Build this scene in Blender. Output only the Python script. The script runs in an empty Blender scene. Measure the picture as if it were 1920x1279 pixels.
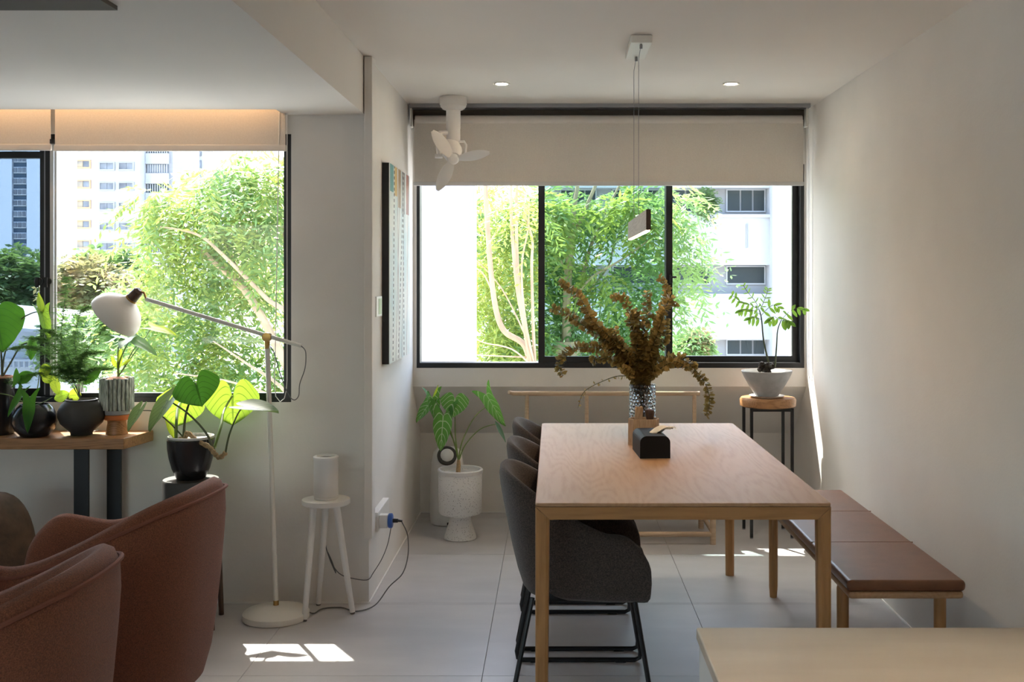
import bpy, bmesh, math, random
import numpy as np
from mathutils import Vector, Matrix

random.seed(7); rng = np.random.default_rng(7)
SC = bpy.context.scene
COL = SC.collection
PI = math.pi
V = Vector

# ------------------------------------------------------------------ camera, world, sun, exposure
F_PX, VPX, VPY, CAM_Z = 2060.0, 1038.0, 520.0, 1.455
cam = bpy.data.cameras.new('camera')
cam.sensor_width = 36.0; cam.lens = F_PX / 1920 * 36.0
cam.shift_x = -(VPX - 960) / 1920; cam.shift_y = -(639.5 - VPY) / 1920
cam.clip_start = 0.05; cam.clip_end = 1000
camo = bpy.data.objects.new('camera', cam); COL.objects.link(camo)
camo.location = (0, 0, CAM_Z); camo.rotation_euler = (PI / 2, 0, 0)
SC.camera = camo

world = bpy.data.worlds.new('world'); SC.world = world; world.use_nodes = True
wn = world.node_tree; bg = wn.nodes['Background']
sky = wn.nodes.new('ShaderNodeTexSky'); sky.sky_type = 'NISHITA'; sky.sun_disc = False
sky.sun_elevation = math.radians(55); sky.sun_rotation = math.radians(-31)
sky.dust_density = 3.0; sky.air_density = 1.2; sky.ozone_density = 1.0
wn.links.new(sky.outputs[0], bg.inputs[0]); bg.inputs[1].default_value = 0.5
SUN_DIR = V((0.36, -0.60, -1.0)).normalized()
sl = bpy.data.lights.new('sun', 'SUN'); sl.energy = 7.0; sl.angle = 0.0095; sl.color = (1.0, 0.95, 0.87)
so = bpy.data.objects.new('sun', sl); COL.objects.link(so); so.location = (-8, 14, 25)
so.rotation_euler = SUN_DIR.to_track_quat('-Z', 'Y').to_euler()
vs = SC.view_settings
vs.view_transform = 'Standard'; vs.look = 'None'; vs.gamma = 1.0; vs.use_curve_mapping = False
vs.exposure = 1.5
SC.cycles.use_denoising = True
SC.cycles.max_bounces = 8; SC.cycles.diffuse_bounces = 5; SC.cycles.transparent_max_bounces = 24
SC.cycles.sample_clamp_indirect = 8.0
SC.cycles.caustics_reflective = False; SC.cycles.caustics_refractive = False

# ------------------------------------------------------------------ helpers
def at(x, y, Y):
    """point seen at photo pixel (x, y) at depth Y metres"""
    return V(((x - VPX) * Y / F_PX, Y, CAM_Z - (y - VPY) * Y / F_PX))

def new_mat(name, color=(.8, .8, .8), rough=.5, metal=0.0, spec=.5, noise=0.0, nscale=20.0, bump=0.0, bscale=200.0, stretch=(1, 1, 1), c2=None, sheen=0.0):
    m = bpy.data.materials.new(name); m.use_nodes = True
    nt = m.node_tree; b = nt.nodes['Principled BSDF']
    b.inputs['Base Color'].default_value = (*color, 1); b.inputs['Roughness'].default_value = rough
    b.inputs['Metallic'].default_value = metal; b.inputs['Specular IOR Level'].default_value = spec
    if sheen: b.inputs['Sheen Weight'].default_value = sheen
    if noise or c2 or bump:
        tc = nt.nodes.new('ShaderNodeTexCoord'); mp = nt.nodes.new('ShaderNodeMapping')
        mp.inputs['Scale'].default_value = stretch
        nt.links.new(tc.outputs['Object'], mp.inputs[0])
    if noise or c2:
        n = nt.nodes.new('ShaderNodeTexNoise'); n.inputs['Scale'].default_value = nscale; n.inputs['Detail'].default_value = 4
        nt.links.new(mp.outputs[0], n.inputs['Vector'])
        r = nt.nodes.new('ShaderNodeValToRGB')
        lo = c2 if c2 else tuple(max(0, c * (1 - noise)) for c in color)
        hi = color if c2 else tuple(min(1, c * (1 + noise * .6)) for c in color)
        r.color_ramp.elements[0].position = .32; r.color_ramp.elements[1].position = .68
        r.color_ramp.elements[0].color = (*lo, 1); r.color_ramp.elements[1].color = (*hi, 1)
        nt.links.new(n.outputs[0], r.inputs[0]); nt.links.new(r.outputs[0], b.inputs['Base Color'])
    if bump:
        n2 = nt.nodes.new('ShaderNodeTexNoise'); n2.inputs['Scale'].default_value = bscale; n2.inputs['Detail'].default_value = 3
        nt.links.new(mp.outputs[0], n2.inputs['Vector'])
        bp = nt.nodes.new('ShaderNodeBump'); bp.inputs['Strength'].default_value = bump; bp.inputs['Distance'].default_value = .003
        nt.links.new(n2.outputs[0], bp.inputs['Height']); nt.links.new(bp.outputs[0], b.inputs['Normal'])
    return m

def wood_mat(name, light, dark, axis='Y', rough=.45, scale=1.0):
    m = bpy.data.materials.new(name); m.use_nodes = True
    nt = m.node_tree; b = nt.nodes['Principled BSDF']; b.inputs['Roughness'].default_value = rough
    tc = nt.nodes.new('ShaderNodeTexCoord'); mp = nt.nodes.new('ShaderNodeMapping')
    s = {'X': (.10, 1, 1), 'Y': (1, .10, 1), 'Z': (1, 1, .10)}[axis]
    mp.inputs['Scale'].default_value = tuple(v * scale for v in s)
    nt.links.new(tc.outputs['Object'], mp.inputs[0])
    n1 = nt.nodes.new('ShaderNodeTexNoise'); n1.inputs['Scale'].default_value = 4.0; n1.inputs['Detail'].default_value = 2
    nt.links.new(mp.outputs[0], n1.inputs['Vector'])
    mul = nt.nodes.new('ShaderNodeMath'); mul.operation = 'MULTIPLY'; mul.inputs[1].default_value = 26
    nt.links.new(n1.outputs[0], mul.inputs[0])
    pp = nt.nodes.new('ShaderNodeMath'); pp.operation = 'PINGPONG'; pp.inputs[1].default_value = .5
    nt.links.new(mul.outputs[0], pp.inputs[0])
    n2 = nt.nodes.new('ShaderNodeTexNoise'); n2.inputs['Scale'].default_value = 90; n2.inputs['Detail'].default_value = 4
    nt.links.new(mp.outputs[0], n2.inputs['Vector'])
    ad = nt.nodes.new('ShaderNodeMath'); ad.operation = 'MULTIPLY_ADD'; ad.inputs[1].default_value = .75
    nt.links.new(pp.outputs[0], ad.inputs[0]); nt.links.new(n2.outputs[0], ad.inputs[2])
    r = nt.nodes.new('ShaderNodeValToRGB'); r.color_ramp.elements[0].position = .38; r.color_ramp.elements[1].position = .80
    r.color_ramp.elements[0].color = (*dark, 1); r.color_ramp.elements[1].color = (*light, 1)
    nt.links.new(ad.outputs[0], r.inputs[0]); nt.links.new(r.outputs[0], b.inputs['Base Color'])
    return m

def glass_mat(name, tint, gloss=.06):
    m = bpy.data.materials.new(name); m.use_nodes = True; nt = m.node_tree
    nt.nodes.remove(nt.nodes['Principled BSDF']); out = nt.nodes['Material Output']
    t = nt.nodes.new('ShaderNodeBsdfTransparent'); t.inputs[0].default_value = (*tint, 1)
    g = nt.nodes.new('ShaderNodeBsdfGlossy'); g.inputs['Roughness'].default_value = .02
    mx = nt.nodes.new('ShaderNodeMixShader'); mx.inputs[0].default_value = gloss
    nt.links.new(t.outputs[0], mx.inputs[1]); nt.links.new(g.outputs[0], mx.inputs[2]); nt.links.new(mx.outputs[0], out.inputs[0])
    return m

def emit_mat(name, color, strength):
    m = bpy.data.materials.new(name); m.use_nodes = True; nt = m.node_tree
    b = nt.nodes['Principled BSDF']; b.inputs['Base Color'].default_value = (*color, 1)
    b.inputs['Emission Color'].default_value = (*color, 1); b.inputs['Emission Strength'].default_value = strength
    return m

def leaf_mat(name, base, vein, trans, tw=.42, nlat=6.0, vein_w=.10, var=.25, rough=.4):
    """leaf: principled + translucent, veins drawn from the leaf's own UVs"""
    m = bpy.data.materials.new(name); m.use_nodes = True; nt = m.node_tree
    b = nt.nodes['Principled BSDF']; out = nt.nodes['Material Output']; b.inputs['Roughness'].default_value = rough
    uv = nt.nodes.new('ShaderNodeUVMap'); sp = nt.nodes.new('ShaderNodeSeparateXYZ'); nt.links.new(uv.outputs[0], sp.inputs[0])
    def math_(op, a, b_=None, c=None):
        n = nt.nodes.new('ShaderNodeMath'); n.operation = op
        for i, v in enumerate((a, b_, c)):
            if v is None: continue
            if isinstance(v, (int, float)): n.inputs[i].default_value = v
            else: nt.links.new(v, n.inputs[i])
        return n.outputs[0]
    a = math_('ABSOLUTE', math_('MULTIPLY_ADD', sp.outputs[0], 2.0, -1.0))
    mid = math_('LESS_THAN', a, .045)
    lat = math_('PINGPONG', math_('MULTIPLY', math_('MULTIPLY_ADD', a, -.35, sp.outputs[1]), nlat), .5)
    lat = math_('LESS_THAN', lat, vein_w * .5)
    vm = math_('MAXIMUM', mid, lat)
    tc = nt.nodes.new('ShaderNodeTexCoord'); n = nt.nodes.new('ShaderNodeTexNoise'); n.inputs['Scale'].default_value = 9
    nt.links.new(tc.outputs['Object'], n.inputs['Vector'])
    r = nt.nodes.new('ShaderNodeValToRGB')
    r.color_ramp.elements[0].color = (*[c * (1 - var) for c in base], 1); r.color_ramp.elements[1].color = (*[min(1, c * (1 + var)) for c in base], 1)
    nt.links.new(n.outputs[0], r.inputs[0])
    mx = nt.nodes.new('ShaderNodeMix'); mx.data_type = 'RGBA'; mx.inputs[7].default_value = (*vein, 1)
    nt.links.new(vm, mx.inputs[0]); nt.links.new(r.outputs[0], mx.inputs[6]); nt.links.new(mx.outputs[2], b.inputs['Base Color'])
    tr = nt.nodes.new('ShaderNodeBsdfTranslucent')
    mx2 = nt.nodes.new('ShaderNodeMix'); mx2.data_type = 'RGBA'; mx2.inputs[6].default_value = (*trans, 1); mx2.inputs[7].default_value = (*[c * .42 for c in trans], 1)
    nt.links.new(vm, mx2.inputs[0]); nt.links.new(mx2.outputs[2], tr.inputs[0])
    ms = nt.nodes.new('ShaderNodeMixShader'); ms.inputs[0].default_value = tw
    nt.links.new(b.outputs[0], ms.inputs[1]); nt.links.new(tr.outputs[0], ms.inputs[2]); nt.links.new(ms.outputs[0], out.inputs[0])
    return m

def foliage_mat(name, c1, c2, trans, tw=.4):
    m = bpy.data.materials.new(name); m.use_nodes = True; nt = m.node_tree
    b = nt.nodes['Principled BSDF']; out = nt.nodes['Material Output']; b.inputs['Roughness'].default_value = .45
    tc = nt.nodes.new('ShaderNodeTexCoord'); n = nt.nodes.new('ShaderNodeTexNoise'); n.inputs['Scale'].default_value = 1.6; n.inputs['Detail'].default_value = 5
    nt.links.new(tc.outputs['Object'], n.inputs['Vector'])
    r = nt.nodes.new('ShaderNodeValToRGB'); r.color_ramp.elements[0].position = .38; r.color_ramp.elements[1].position = .66
    r.color_ramp.elements[0].color = (*c1, 1); r.color_ramp.elements[1].color = (*c2, 1)
    nt.links.new(n.outputs[0], r.inputs[0]); nt.links.new(r.outputs[0], b.inputs['Base Color'])
    tr = nt.nodes.new('ShaderNodeBsdfTranslucent'); tr.inputs[0].default_value = (*trans, 1)
    ms = nt.nodes.new('ShaderNodeMixShader'); ms.inputs[0].default_value = tw
    nt.links.new(b.outputs[0], ms.inputs[1]); nt.links.new(tr.outputs[0], ms.inputs[2]); nt.links.new(ms.outputs[0], out.inputs[0])
    return m

class MB:
    """collects shapes in world coordinates and links them as ONE mesh object"""
    def __init__(s): s.v = []; s.f = []; s.uv = None
    def add(s, vs, fs):
        o = len(s.v); s.v += [tuple(p) for p in vs]; s.f += [tuple(i + o for i in f) for f in fs]; return s
    def box(s, x0, x1, y0, y1, z0, z1):
        vs = [(x, y, z) for x in (x0, x1) for y in (y0, y1) for z in (z0, z1)]
        return s.add(vs, [(0, 1, 3, 2), (4, 6, 7, 5), (0, 4, 5, 1), (2, 3, 7, 6), (0, 2, 6, 4), (1, 5, 7, 3)])
    def prism(s, poly, axis, a, b):
        """closed polygon (2-D) extruded along an axis: X -> poly=(y,z), Y -> poly=(x,z), Z -> poly=(x,y)"""
        def mk(p, t): return {'X': (t, p[0], p[1]), 'Y': (p[0], t, p[1]), 'Z': (p[0], p[1], t)}[axis]
        n = len(poly); vs = [mk(p, a) for p in poly] + [mk(p, b) for p in poly]
        fs = [tuple(range(n))[::-1], tuple(range(n, 2 * n))] + [(i, (i + 1) % n, n + (i + 1) % n, n + i) for i in range(n)]
        return s.add(vs, fs)
    def tube(s, pts, r, n=8, cap=True, closed=False):
        pts = [V(p) for p in pts]; m = len(pts)
        rs = r if isinstance(r, (list, tuple)) else [r] * m
        vs = []; up = None
        for i, p in enumerate(pts):
            a = pts[(i - 1) % m] if (i > 0 or closed) else p
            b = pts[(i + 1) % m] if (i < m - 1 or closed) else p
            t = (b - a).normalized()
            if up is None:
                up = t.orthogonal().normalized()
            up = (up - t * up.dot(t)); up = up.normalized() if up.length > 1e-6 else t.orthogonal().normalized()
            w = t.cross(up)
            vs += [p + (up * math.cos(k * 2 * PI / n) + w * math.sin(k * 2 * PI / n)) * rs[i] for k in range(n)]
        fs = []
        for i in range(m if closed else m - 1):
            j = (i + 1) % m
            fs += [(i * n + k, i * n + (k + 1) % n, j * n + (k + 1) % n, j * n + k) for k in range(n)]
        if cap and not closed: fs += [tuple(range(n))[::-1], tuple(range((m - 1) * n, m * n))]
        return s.add(vs, fs)
    def lathe(s, prof, c=(0, 0, 0), n=32, axis=V((0, 0, 1)), wob=None):
        """profile [(radius, height)] turned around axis at c"""
        axis = V(axis).normalized(); e1 = axis.orthogonal().normalized() if abs(axis.z) < .999 else V((1, 0, 0)); e2 = axis.cross(e1)
        c = V(c); vs = []; fs = []
        for i, (r, h) in enumerate(prof):
            for k in range(n):
                a = 2 * PI * k / n; rr = r * (wob(a, h) if wob else 1)
                vs.append(c + axis * h + (e1 * math.cos(a) + e2 * math.sin(a)) * rr)
        for i in range(len(prof) - 1):
            fs += [(i * n + k, i * n + (k + 1) % n, (i + 1) * n + (k + 1) % n, (i + 1) * n + k) for k in range(n)]
        if prof[0][0] > 1e-5: fs.append(tuple(range(n))[::-1])
        if prof[-1][0] > 1e-5: m = len(prof) - 1; fs.append(tuple(range(m * n, m * n + n)))
        return s.add(vs, fs)
    def sphere(s, c, r, n=12, sc=(1, 1, 1)):
        c = V(c); m = n // 2; vs = []; fs = []
        for i in range(m + 1):
            th = PI * i / m
            for k in range(n):
                ph = 2 * PI * k / n
                vs.append((c.x + r * sc[0] * math.sin(th) * math.cos(ph), c.y + r * sc[1] * math.sin(th) * math.sin(ph), c.z + r * sc[2] * math.cos(th)))
        for i in range(m): fs += [(i * n + k, (i + 1) * n + k, (i + 1) * n + (k + 1) % n, i * n + (k + 1) % n) for k in range(n)]
        return s.add(vs, fs)
    def build(s, name, mat, parent=None, base=None, smooth=False, bevel=0, seg=2, sub=0, shift=True):
        root = parent
        while root is not None and root.parent is not None: root = root.parent
        off = V(base) if base is not None else (V(root.location) if (root is not None and shift) else V((0, 0, 0)))
        me = bpy.data.meshes.new(name)
        me.from_pydata([(p[0] - off.x, p[1] - off.y, p[2] - off.z) for p in s.v], [], s.f)
        if s.uv is not None:
            l = me.uv_layers.new(name='UVMap'); idx = np.empty(len(me.loops), dtype=np.int32); me.loops.foreach_get('vertex_index', idx)
            l.data.foreach_set('uv', np.array(s.uv, dtype=np.float32)[idx].ravel())
        me.validate(); me.update()
        bm = bmesh.new(); bm.from_mesh(me); bmesh.ops.remove_doubles(bm, verts=bm.verts, dist=1e-5) if s.uv is None else None
        bmesh.ops.recalc_face_normals(bm, faces=bm.faces) if s.uv is None else None
        bm.to_mesh(me); bm.free()
        me.materials.append(mat)
        if smooth: me.polygons.foreach_set('use_smooth', [True] * len(me.polygons))
        o = bpy.data.objects.new(name, me); COL.objects.link(o)
        if parent is not None: o.parent = parent
        elif base is not None: o.location = base
        if bevel:
            b = o.modifiers.new('bevel', 'BEVEL'); b.width = bevel; b.segments = seg; b.limit_method = 'ANGLE'; b.angle_limit = math.radians(40)
            if seg > 1: me.polygons.foreach_set('use_smooth', [True] * len(me.polygons)); o.modifiers.new('wn', 'WEIGHTED_NORMAL').keep_sharp = True
        if sub:
            b = o.modifiers.new('sub', 'SUBSURF'); b.levels = sub; b.render_levels = sub
            me.polygons.foreach_set('use_smooth', [True] * len(me.polygons))
        if smooth and not sub and not bevel:
            try:
                me.set_sharp_from_angle(angle=math.radians(40))
            except Exception: pass
        return o

def tag(o, label=None, cat=None, group=None, kind=None):
    if label: o['label'] = label
    if cat: o['category'] = cat
    if group: o['group'] = group
    if kind: o['kind'] = kind
    return o
def thing(name, label, cat, loc=(0, 0, 0), rz=0, group=None, kind=None):
    o = bpy.data.objects.new(name, None); COL.objects.link(o); o.empty_display_size = .1
    o.location = loc; o.rotation_euler = (0, 0, rz)
    return tag(o, label, cat, group, kind)
def copy_tree(o, parent=None):
    c = o.copy(); COL.objects.link(c); c.parent = parent
    for ch in o.children: copy_tree(ch, c)
    return c
def smooth_path(pts, n=6):
    """Catmull-Rom through points"""
    P = [V(p) for p in pts]; out = []
    for i in range(len(P) - 1):
        p0 = P[max(i - 1, 0)]; p1 = P[i]; p2 = P[i + 1]; p3 = P[min(i + 2, len(P) - 1)]
        for k in range(n):
            t = k / n
            out.append(.5 * ((2 * p1) + (p2 - p0) * t + (2 * p0 - 5 * p1 + 4 * p2 - p3) * t * t + (3 * p1 - p0 - 3 * p2 + p3) * t ** 3))
    out.append(P[-1]); return out

# ------------------------------------------------------------------ materials
M = {}
M['wall'] = new_mat('wall_paint', (.78, .75, .71), .85, noise=.03, nscale=3, bump=.15, bscale=90)
M['ceil'] = new_mat('ceiling_paint', (.80, .77, .73), .9, noise=.02, nscale=2)
M['tile'] = new_mat('floor_tile', (.54, .525, .53), .38, c2=(.465, .455, .465), nscale=2.2, stretch=(1, 2.5, 1), bump=.05, bscale=40)
M['grout'] = new_mat('grout', (.22, .22, .22), .9)
M['seal'] = new_mat('sealant', (.80, .79, .77), .5)
M['black'] = new_mat('black_aluminium', (.012, .012, .014), .4)
M['greymetal'] = new_mat('grey_aluminium', (.32, .32, .34), .4, metal=.6)
M['glass'] = glass_mat('clear_glass', (.96, .98, .97), .03)
M['tint'] = glass_mat('tinted_glass', (.50, .56, .60), .04)
M['tint2'] = glass_mat('faint_tinted_glass', (.62, .72, .70), .025)
M['blind'] = new_mat('blind_fabric', (.66, .61, .55), .9, noise=.05, nscale=160)
M['blindroll'] = new_mat('blind_roll', (.70, .65, .60), .85)
M['hem'] = new_mat('hem_bar', (.62, .61, .60), .5)
M['white'] = new_mat('white_plastic', (.80, .79, .77), .35)
M['offwhite'] = new_mat('off_white_metal', (.78, .76, .70), .35)
M['oak'] = wood_mat('oak', (.52, .305, .16), (.455, .255, .125), 'Y', .55)
M['oakx'] = wood_mat('oak_cross', (.48, .24, .085), (.38, .18, .06), 'X', .4)
M['oakz'] = wood_mat('oak_leg', (.48, .24, .085), (.38, .18, .06), 'Z', .4)
M['pale'] = wood_mat('pale_wood', (.60, .44, .30), (.50, .35, .23), 'X', .5)
M['teak'] = wood_mat('teak', (.42, .21, .085), (.25, .11, .04), 'X', .4, 1.6)
M['travertine'] = new_mat('travertine', (.62, .52, .41), .35, c2=(.52, .42, .32), nscale=3.5, stretch=(.5, 3, 1))
M['leather'] = new_mat('tan_leather', (.20, .080, .036), .38, noise=.12, nscale=14, bump=.25, bscale=350)
M['darkfab'] = new_mat('charcoal_fabric', (.076, .058, .050), .95, noise=.6, nscale=230, bump=.5, bscale=500, sheen=.2)
M['terra'] = new_mat('terracotta_boucle', (.245, .080, .038), .95, noise=.4, nscale=300, bump=.9, bscale=420, sheen=.12)
M['terraseam'] = new_mat('terracotta_seam', (.22, .075, .045), .95)
M['wire'] = new_mat('black_wire', (.008, .008, .009), .4)
M['brass'] = new_mat('brass', (.45, .27, .09), .3, metal=1.0)
M['walnut'] = wood_mat('walnut', (.085, .04, .022), (.05, .022, .012), 'Z', .4)
M['darkpot'] = new_mat('black_glaze', (.016, .016, .018), .22)
M['mattpot'] = new_mat('matt_charcoal', (.045, .043, .040), .6)
M['terrazzo'] = new_mat('speckled_white', (.76, .75, .73), .6)
nt = M['terrazzo'].node_tree; vo = nt.nodes.new('ShaderNodeTexVoronoi'); vo.inputs['Scale'].default_value = 95
tcn = nt.nodes.new('ShaderNodeTexCoord'); nt.links.new(tcn.outputs['Object'], vo.inputs['Vector'])
rr = nt.nodes.new('ShaderNodeValToRGB'); rr.color_ramp.elements[0].color = (.30, .29, .28, 1); rr.color_ramp.elements[1].color = (.76, .75, .73, 1)
rr.color_ramp.elements[0].position = .16; rr.color_ramp.elements[1].position = .24
nt.links.new(vo.outputs[0], rr.inputs[0]); nt.links.new(rr.outputs[0], nt.nodes['Principled BSDF'].inputs['Base Color'])
M['concrete'] = new_mat('grey_concrete', (.42, .42, .42), .8, noise=.12, nscale=25)
M['soil'] = new_mat('soil', (.09, .055, .035), .95, noise=.5, nscale=80, bump=.8, bscale=90)
M['gravel'] = new_mat('pale_gravel', (.50, .44, .36), .9, noise=.5, nscale=120, bump=.8, bscale=140)
M['bark'] = new_mat('dark_root', (.035, .026, .02), .9, noise=.5, nscale=70, bump=1, bscale=80)
M['orange'] = new_mat('orange_clay', (.62, .17, .04), .6)
M['terracotta_clay'] = new_mat('terracotta_clay', (.45, .21, .12), .8)
M['barkpot'] = new_mat('bark_glaze', (.62, .65, .57), .6, c2=(.22, .24, .19), nscale=120, stretch=(1, 1, .22))
M['stalk'] = new_mat('green_stalk', (.16, .24, .06), .5)
M['stalkd'] = new_mat('dark_stalk', (.085, .10, .045), .5)
M['rhizome'] = new_mat('rhizome', (.36, .24, .12), .8, noise=.4, nscale=60)
M['blue'] = new_mat('blue_plastic', (.03, .11, .42), .35)
M['cord'] = new_mat('grey_cord', (.13, .13, .13), .6)
M['bluewhite'] = new_mat('blue_white_ceramic', (.62, .68, .82), .2, c2=(.04, .09, .32), nscale=22)
M['tissue'] = new_mat('tissue_paper', (.82, .78, .70), .9)
M['blackwood'] = new_mat('black_stained_wood', (.006, .0055, .0055), .6, spec=.3)
M['beigewood'] = wood_mat('beige_wood', (.52, .38, .25), (.38, .26, .16), 'Z', .6, 3)
M['clear'] = bpy.data.materials.new('vase_glass'); M['clear'].use_nodes = True
b_ = M['clear'].node_tree.nodes['Principled BSDF']; b_.inputs['Transmission Weight'].default_value = 1.0; b_.inputs['Roughness'].default_value = .03; b_.inputs['IOR'].default_value = 1.45
M['brownstone'] = new_mat('brown_leather_pouf', (.10, .055, .03), .7, noise=.4, nscale=16, bump=.5, bscale=60)
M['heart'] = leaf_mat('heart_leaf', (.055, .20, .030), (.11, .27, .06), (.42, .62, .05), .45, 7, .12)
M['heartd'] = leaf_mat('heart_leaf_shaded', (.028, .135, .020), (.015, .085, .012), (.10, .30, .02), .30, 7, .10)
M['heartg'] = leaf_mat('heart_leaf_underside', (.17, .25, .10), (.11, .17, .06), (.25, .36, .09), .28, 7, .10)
M['alo'] = leaf_mat('alocasia_leaf', (.035, .16, .025), (.55, .68, .40), (.22, .50, .06), .38, 6, .14)
M['glossy'] = leaf_mat('philodendron_leaf', (.025, .13, .018), (.05, .20, .03), (.16, .42, .03), .35, 8, .10, rough=.28)
M['lime'] = leaf_mat('lime_leaf', (.16, .30, .03), (.22, .36, .05), (.55, .66, .05), .5, 6, .10)
M['bluegreen'] = leaf_mat('blue_green_leaf', (.10, .22, .16), (.20, .32, .24), (.25, .45, .12), .3, 6, .10)
M['fern'] = leaf_mat('fern_leaflet', (.07, .23, .035), (.10, .26, .05), (.30, .50, .06), .4, 3, .05)
M['asparagus'] = foliage_mat('asparagus_fern', (.05, .13, .035), (.10, .22, .06), (.20, .36, .08), .35)
M['euca'] = foliage_mat('dried_eucalyptus', (.21, .165, .06), (.42, .315, .115), (.48, .36, .12), .35)
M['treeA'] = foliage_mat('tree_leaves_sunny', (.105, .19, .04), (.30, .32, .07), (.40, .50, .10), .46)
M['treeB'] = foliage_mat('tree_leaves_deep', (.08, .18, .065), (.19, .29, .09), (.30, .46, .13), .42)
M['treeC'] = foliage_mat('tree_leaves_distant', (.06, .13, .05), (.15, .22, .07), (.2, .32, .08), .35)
M['treeO'] = foliage_mat('tree_leaves_rusty', (.13, .17, .07), (.34, .21, .09), (.3, .28, .12), .35)
M['trunk'] = new_mat('pale_bark', (.44, .31, .20), .85, noise=.25, nscale=9, stretch=(1, 1, .3))
M['trunkd'] = new_mat('grey_bark', (.22, .18, .14), .9, noise=.3, nscale=8)
M['facade'] = new_mat('white_facade', (.43, .43, .455), .85, noise=.03, nscale=.3)
M['facadeg'] = new_mat('grey_facade', (.30, .295, .31), .85)
M['panedark'] = new_mat('dark_pane', (.03, .042, .05), .3, spec=.2)
M['panegrey'] = new_mat('grey_pane', (.20, .22, .26), .3, c2=(.08, .09, .12), nscale=.6)
M['panetan'] = new_mat('tan_blind_pane', (.38, .30, .19), .5, c2=(.14, .15, .18), nscale=.5)
M['orangeframe'] = new_mat('orange_frame', (.55, .30, .16), .6)
M['navy'] = new_mat('navy_facade', (.05, .09, .14), .6)
M['bluefac'] = new_mat('pale_blue_facade', (.60, .63, .68), .8)
M['lawn'] = new_mat('paved_ground', (.44, .44, .41), .95, noise=.3, nscale=.2)
M['road'] = new_mat('pale_paving', (.52, .52, .53), .9, noise=.1, nscale=.8)
M['shade'] = new_mat('lamp_shade_white', (.80, .76, .71), .38)
M['fanw'] = new_mat('fan_white', (.76, .73, .71), .4)
M['ledw'] = emit_mat('warm_led', (1.0, .66, .36), 4.5)
M['ledd'] = emit_mat('downlight_lens', (1.0, .93, .82), 14.0)
M['ledp'] = emit_mat('pendant_lens', (1.0, .66, .36), 34.0)
M['pendant'] = wood_mat('pendant_wood', (.34, .22, .17), (.25, .15, .11), 'Y', .5, 2)
M['dark'] = new_mat('dark_recess', (.10, .085, .065), .8)

# painting on the canvas: pale ground, coloured block row at the top, thin drawn lines and dotted lines
def painting_mat():
    m = bpy.data.materials.new('canvas_painting'); m.use_nodes = True; nt = m.node_tree; b = nt.nodes['Principled BSDF']; b.inputs['Roughness'].default_value = .6
    tc = nt.nodes.new('ShaderNodeTexCoord'); sp = nt.nodes.new('ShaderNodeSeparateXYZ'); nt.links.new(tc.outputs['Object'], sp.inputs[0])
    def mth(op, a, b_=None, c=None):
        n = nt.nodes.new('ShaderNodeMath'); n.operation = op
        for i, v in enumerate((a, b_, c)):
            if v is None: continue
            if isinstance(v, (int, float)): n.inputs[i].default_value = v
            else: nt.links.new(v, n.inputs[i])
        return n.outputs[0]
    def mixc(f, a, c):
        n = nt.nodes.new('ShaderNodeMix'); n.data_type = 'RGBA'; nt.links.new(f, n.inputs[0])
        if isinstance(a, tuple): n.inputs[6].default_value = (*a, 1)
        else: nt.links.new(a, n.inputs[6])
        if isinstance(c, tuple): n.inputs[7].default_value = (*c, 1)
        else: nt.links.new(c, n.inputs[7])
        return n.outputs[2]
    n = nt.nodes.new('ShaderNodeTexNoise'); n.inputs['Scale'].default_value = 5; nt.links.new(tc.outputs['Object'], n.inputs['Vector'])
    r = nt.nodes.new('ShaderNodeValToRGB'); r.color_ramp.elements[0].color = (.52, .64, .66, 1); r.color_ramp.elements[1].color = (.76, .76, .72, 1)
    r.color_ramp.elements[0].position = .3; r.color_ramp.elements[1].position = .6
    nt.links.new(n.outputs[0], r.inputs[0])
    y, z = sp.outputs[1], sp.outputs[2]
    col = r.outputs[0]
    for y0, w, c in ((.02, .12, (.10, .30, .30)), (.17, .10, (.62, .42, .14)), (.30, .10, (.36, .22, .10)), (.43, .12, (.30, .28, .25)), (.60, .11, (.34, .12, .08))):
        inb = mth('MULTIPLY', mth('MULTIPLY', mth('GREATER_THAN', y, y0), mth('LESS_THAN', y, y0 + w)), mth('GREATER_THAN', z, .80 + .05 * math.sin(y0 * 40)))
        col = mixc(inb, col, c)
    for y0, k, c, dots in ((.12, .05, (.03, .03, .03), 1), (.22, .16, (.12, .07, .06), 0), (.34, -.08, (.20, .10, .10), 0), (.43, .12, (.10, .08, .07), 0), (.52, -.05, (.05, .05, .05), 1), (.62, .07, (.25, .15, .14), 0), (.30, .22, (.06, .05, .05), 1)):
        yy = mth('ABSOLUTE', mth('SUBTRACT', mth('MULTIPLY_ADD', z, -k, y), y0))
        ln = mth('LESS_THAN', yy, .013 if dots else .006)
        if dots: ln = mth('MULTIPLY', ln, mth('GREATER_THAN', mth('PINGPONG', z, .014), .006))
        col = mixc(ln, col, c)
    nt.links.new(col, b.inputs['Base Color'])
    return m
M['painting'] = painting_mat()

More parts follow.
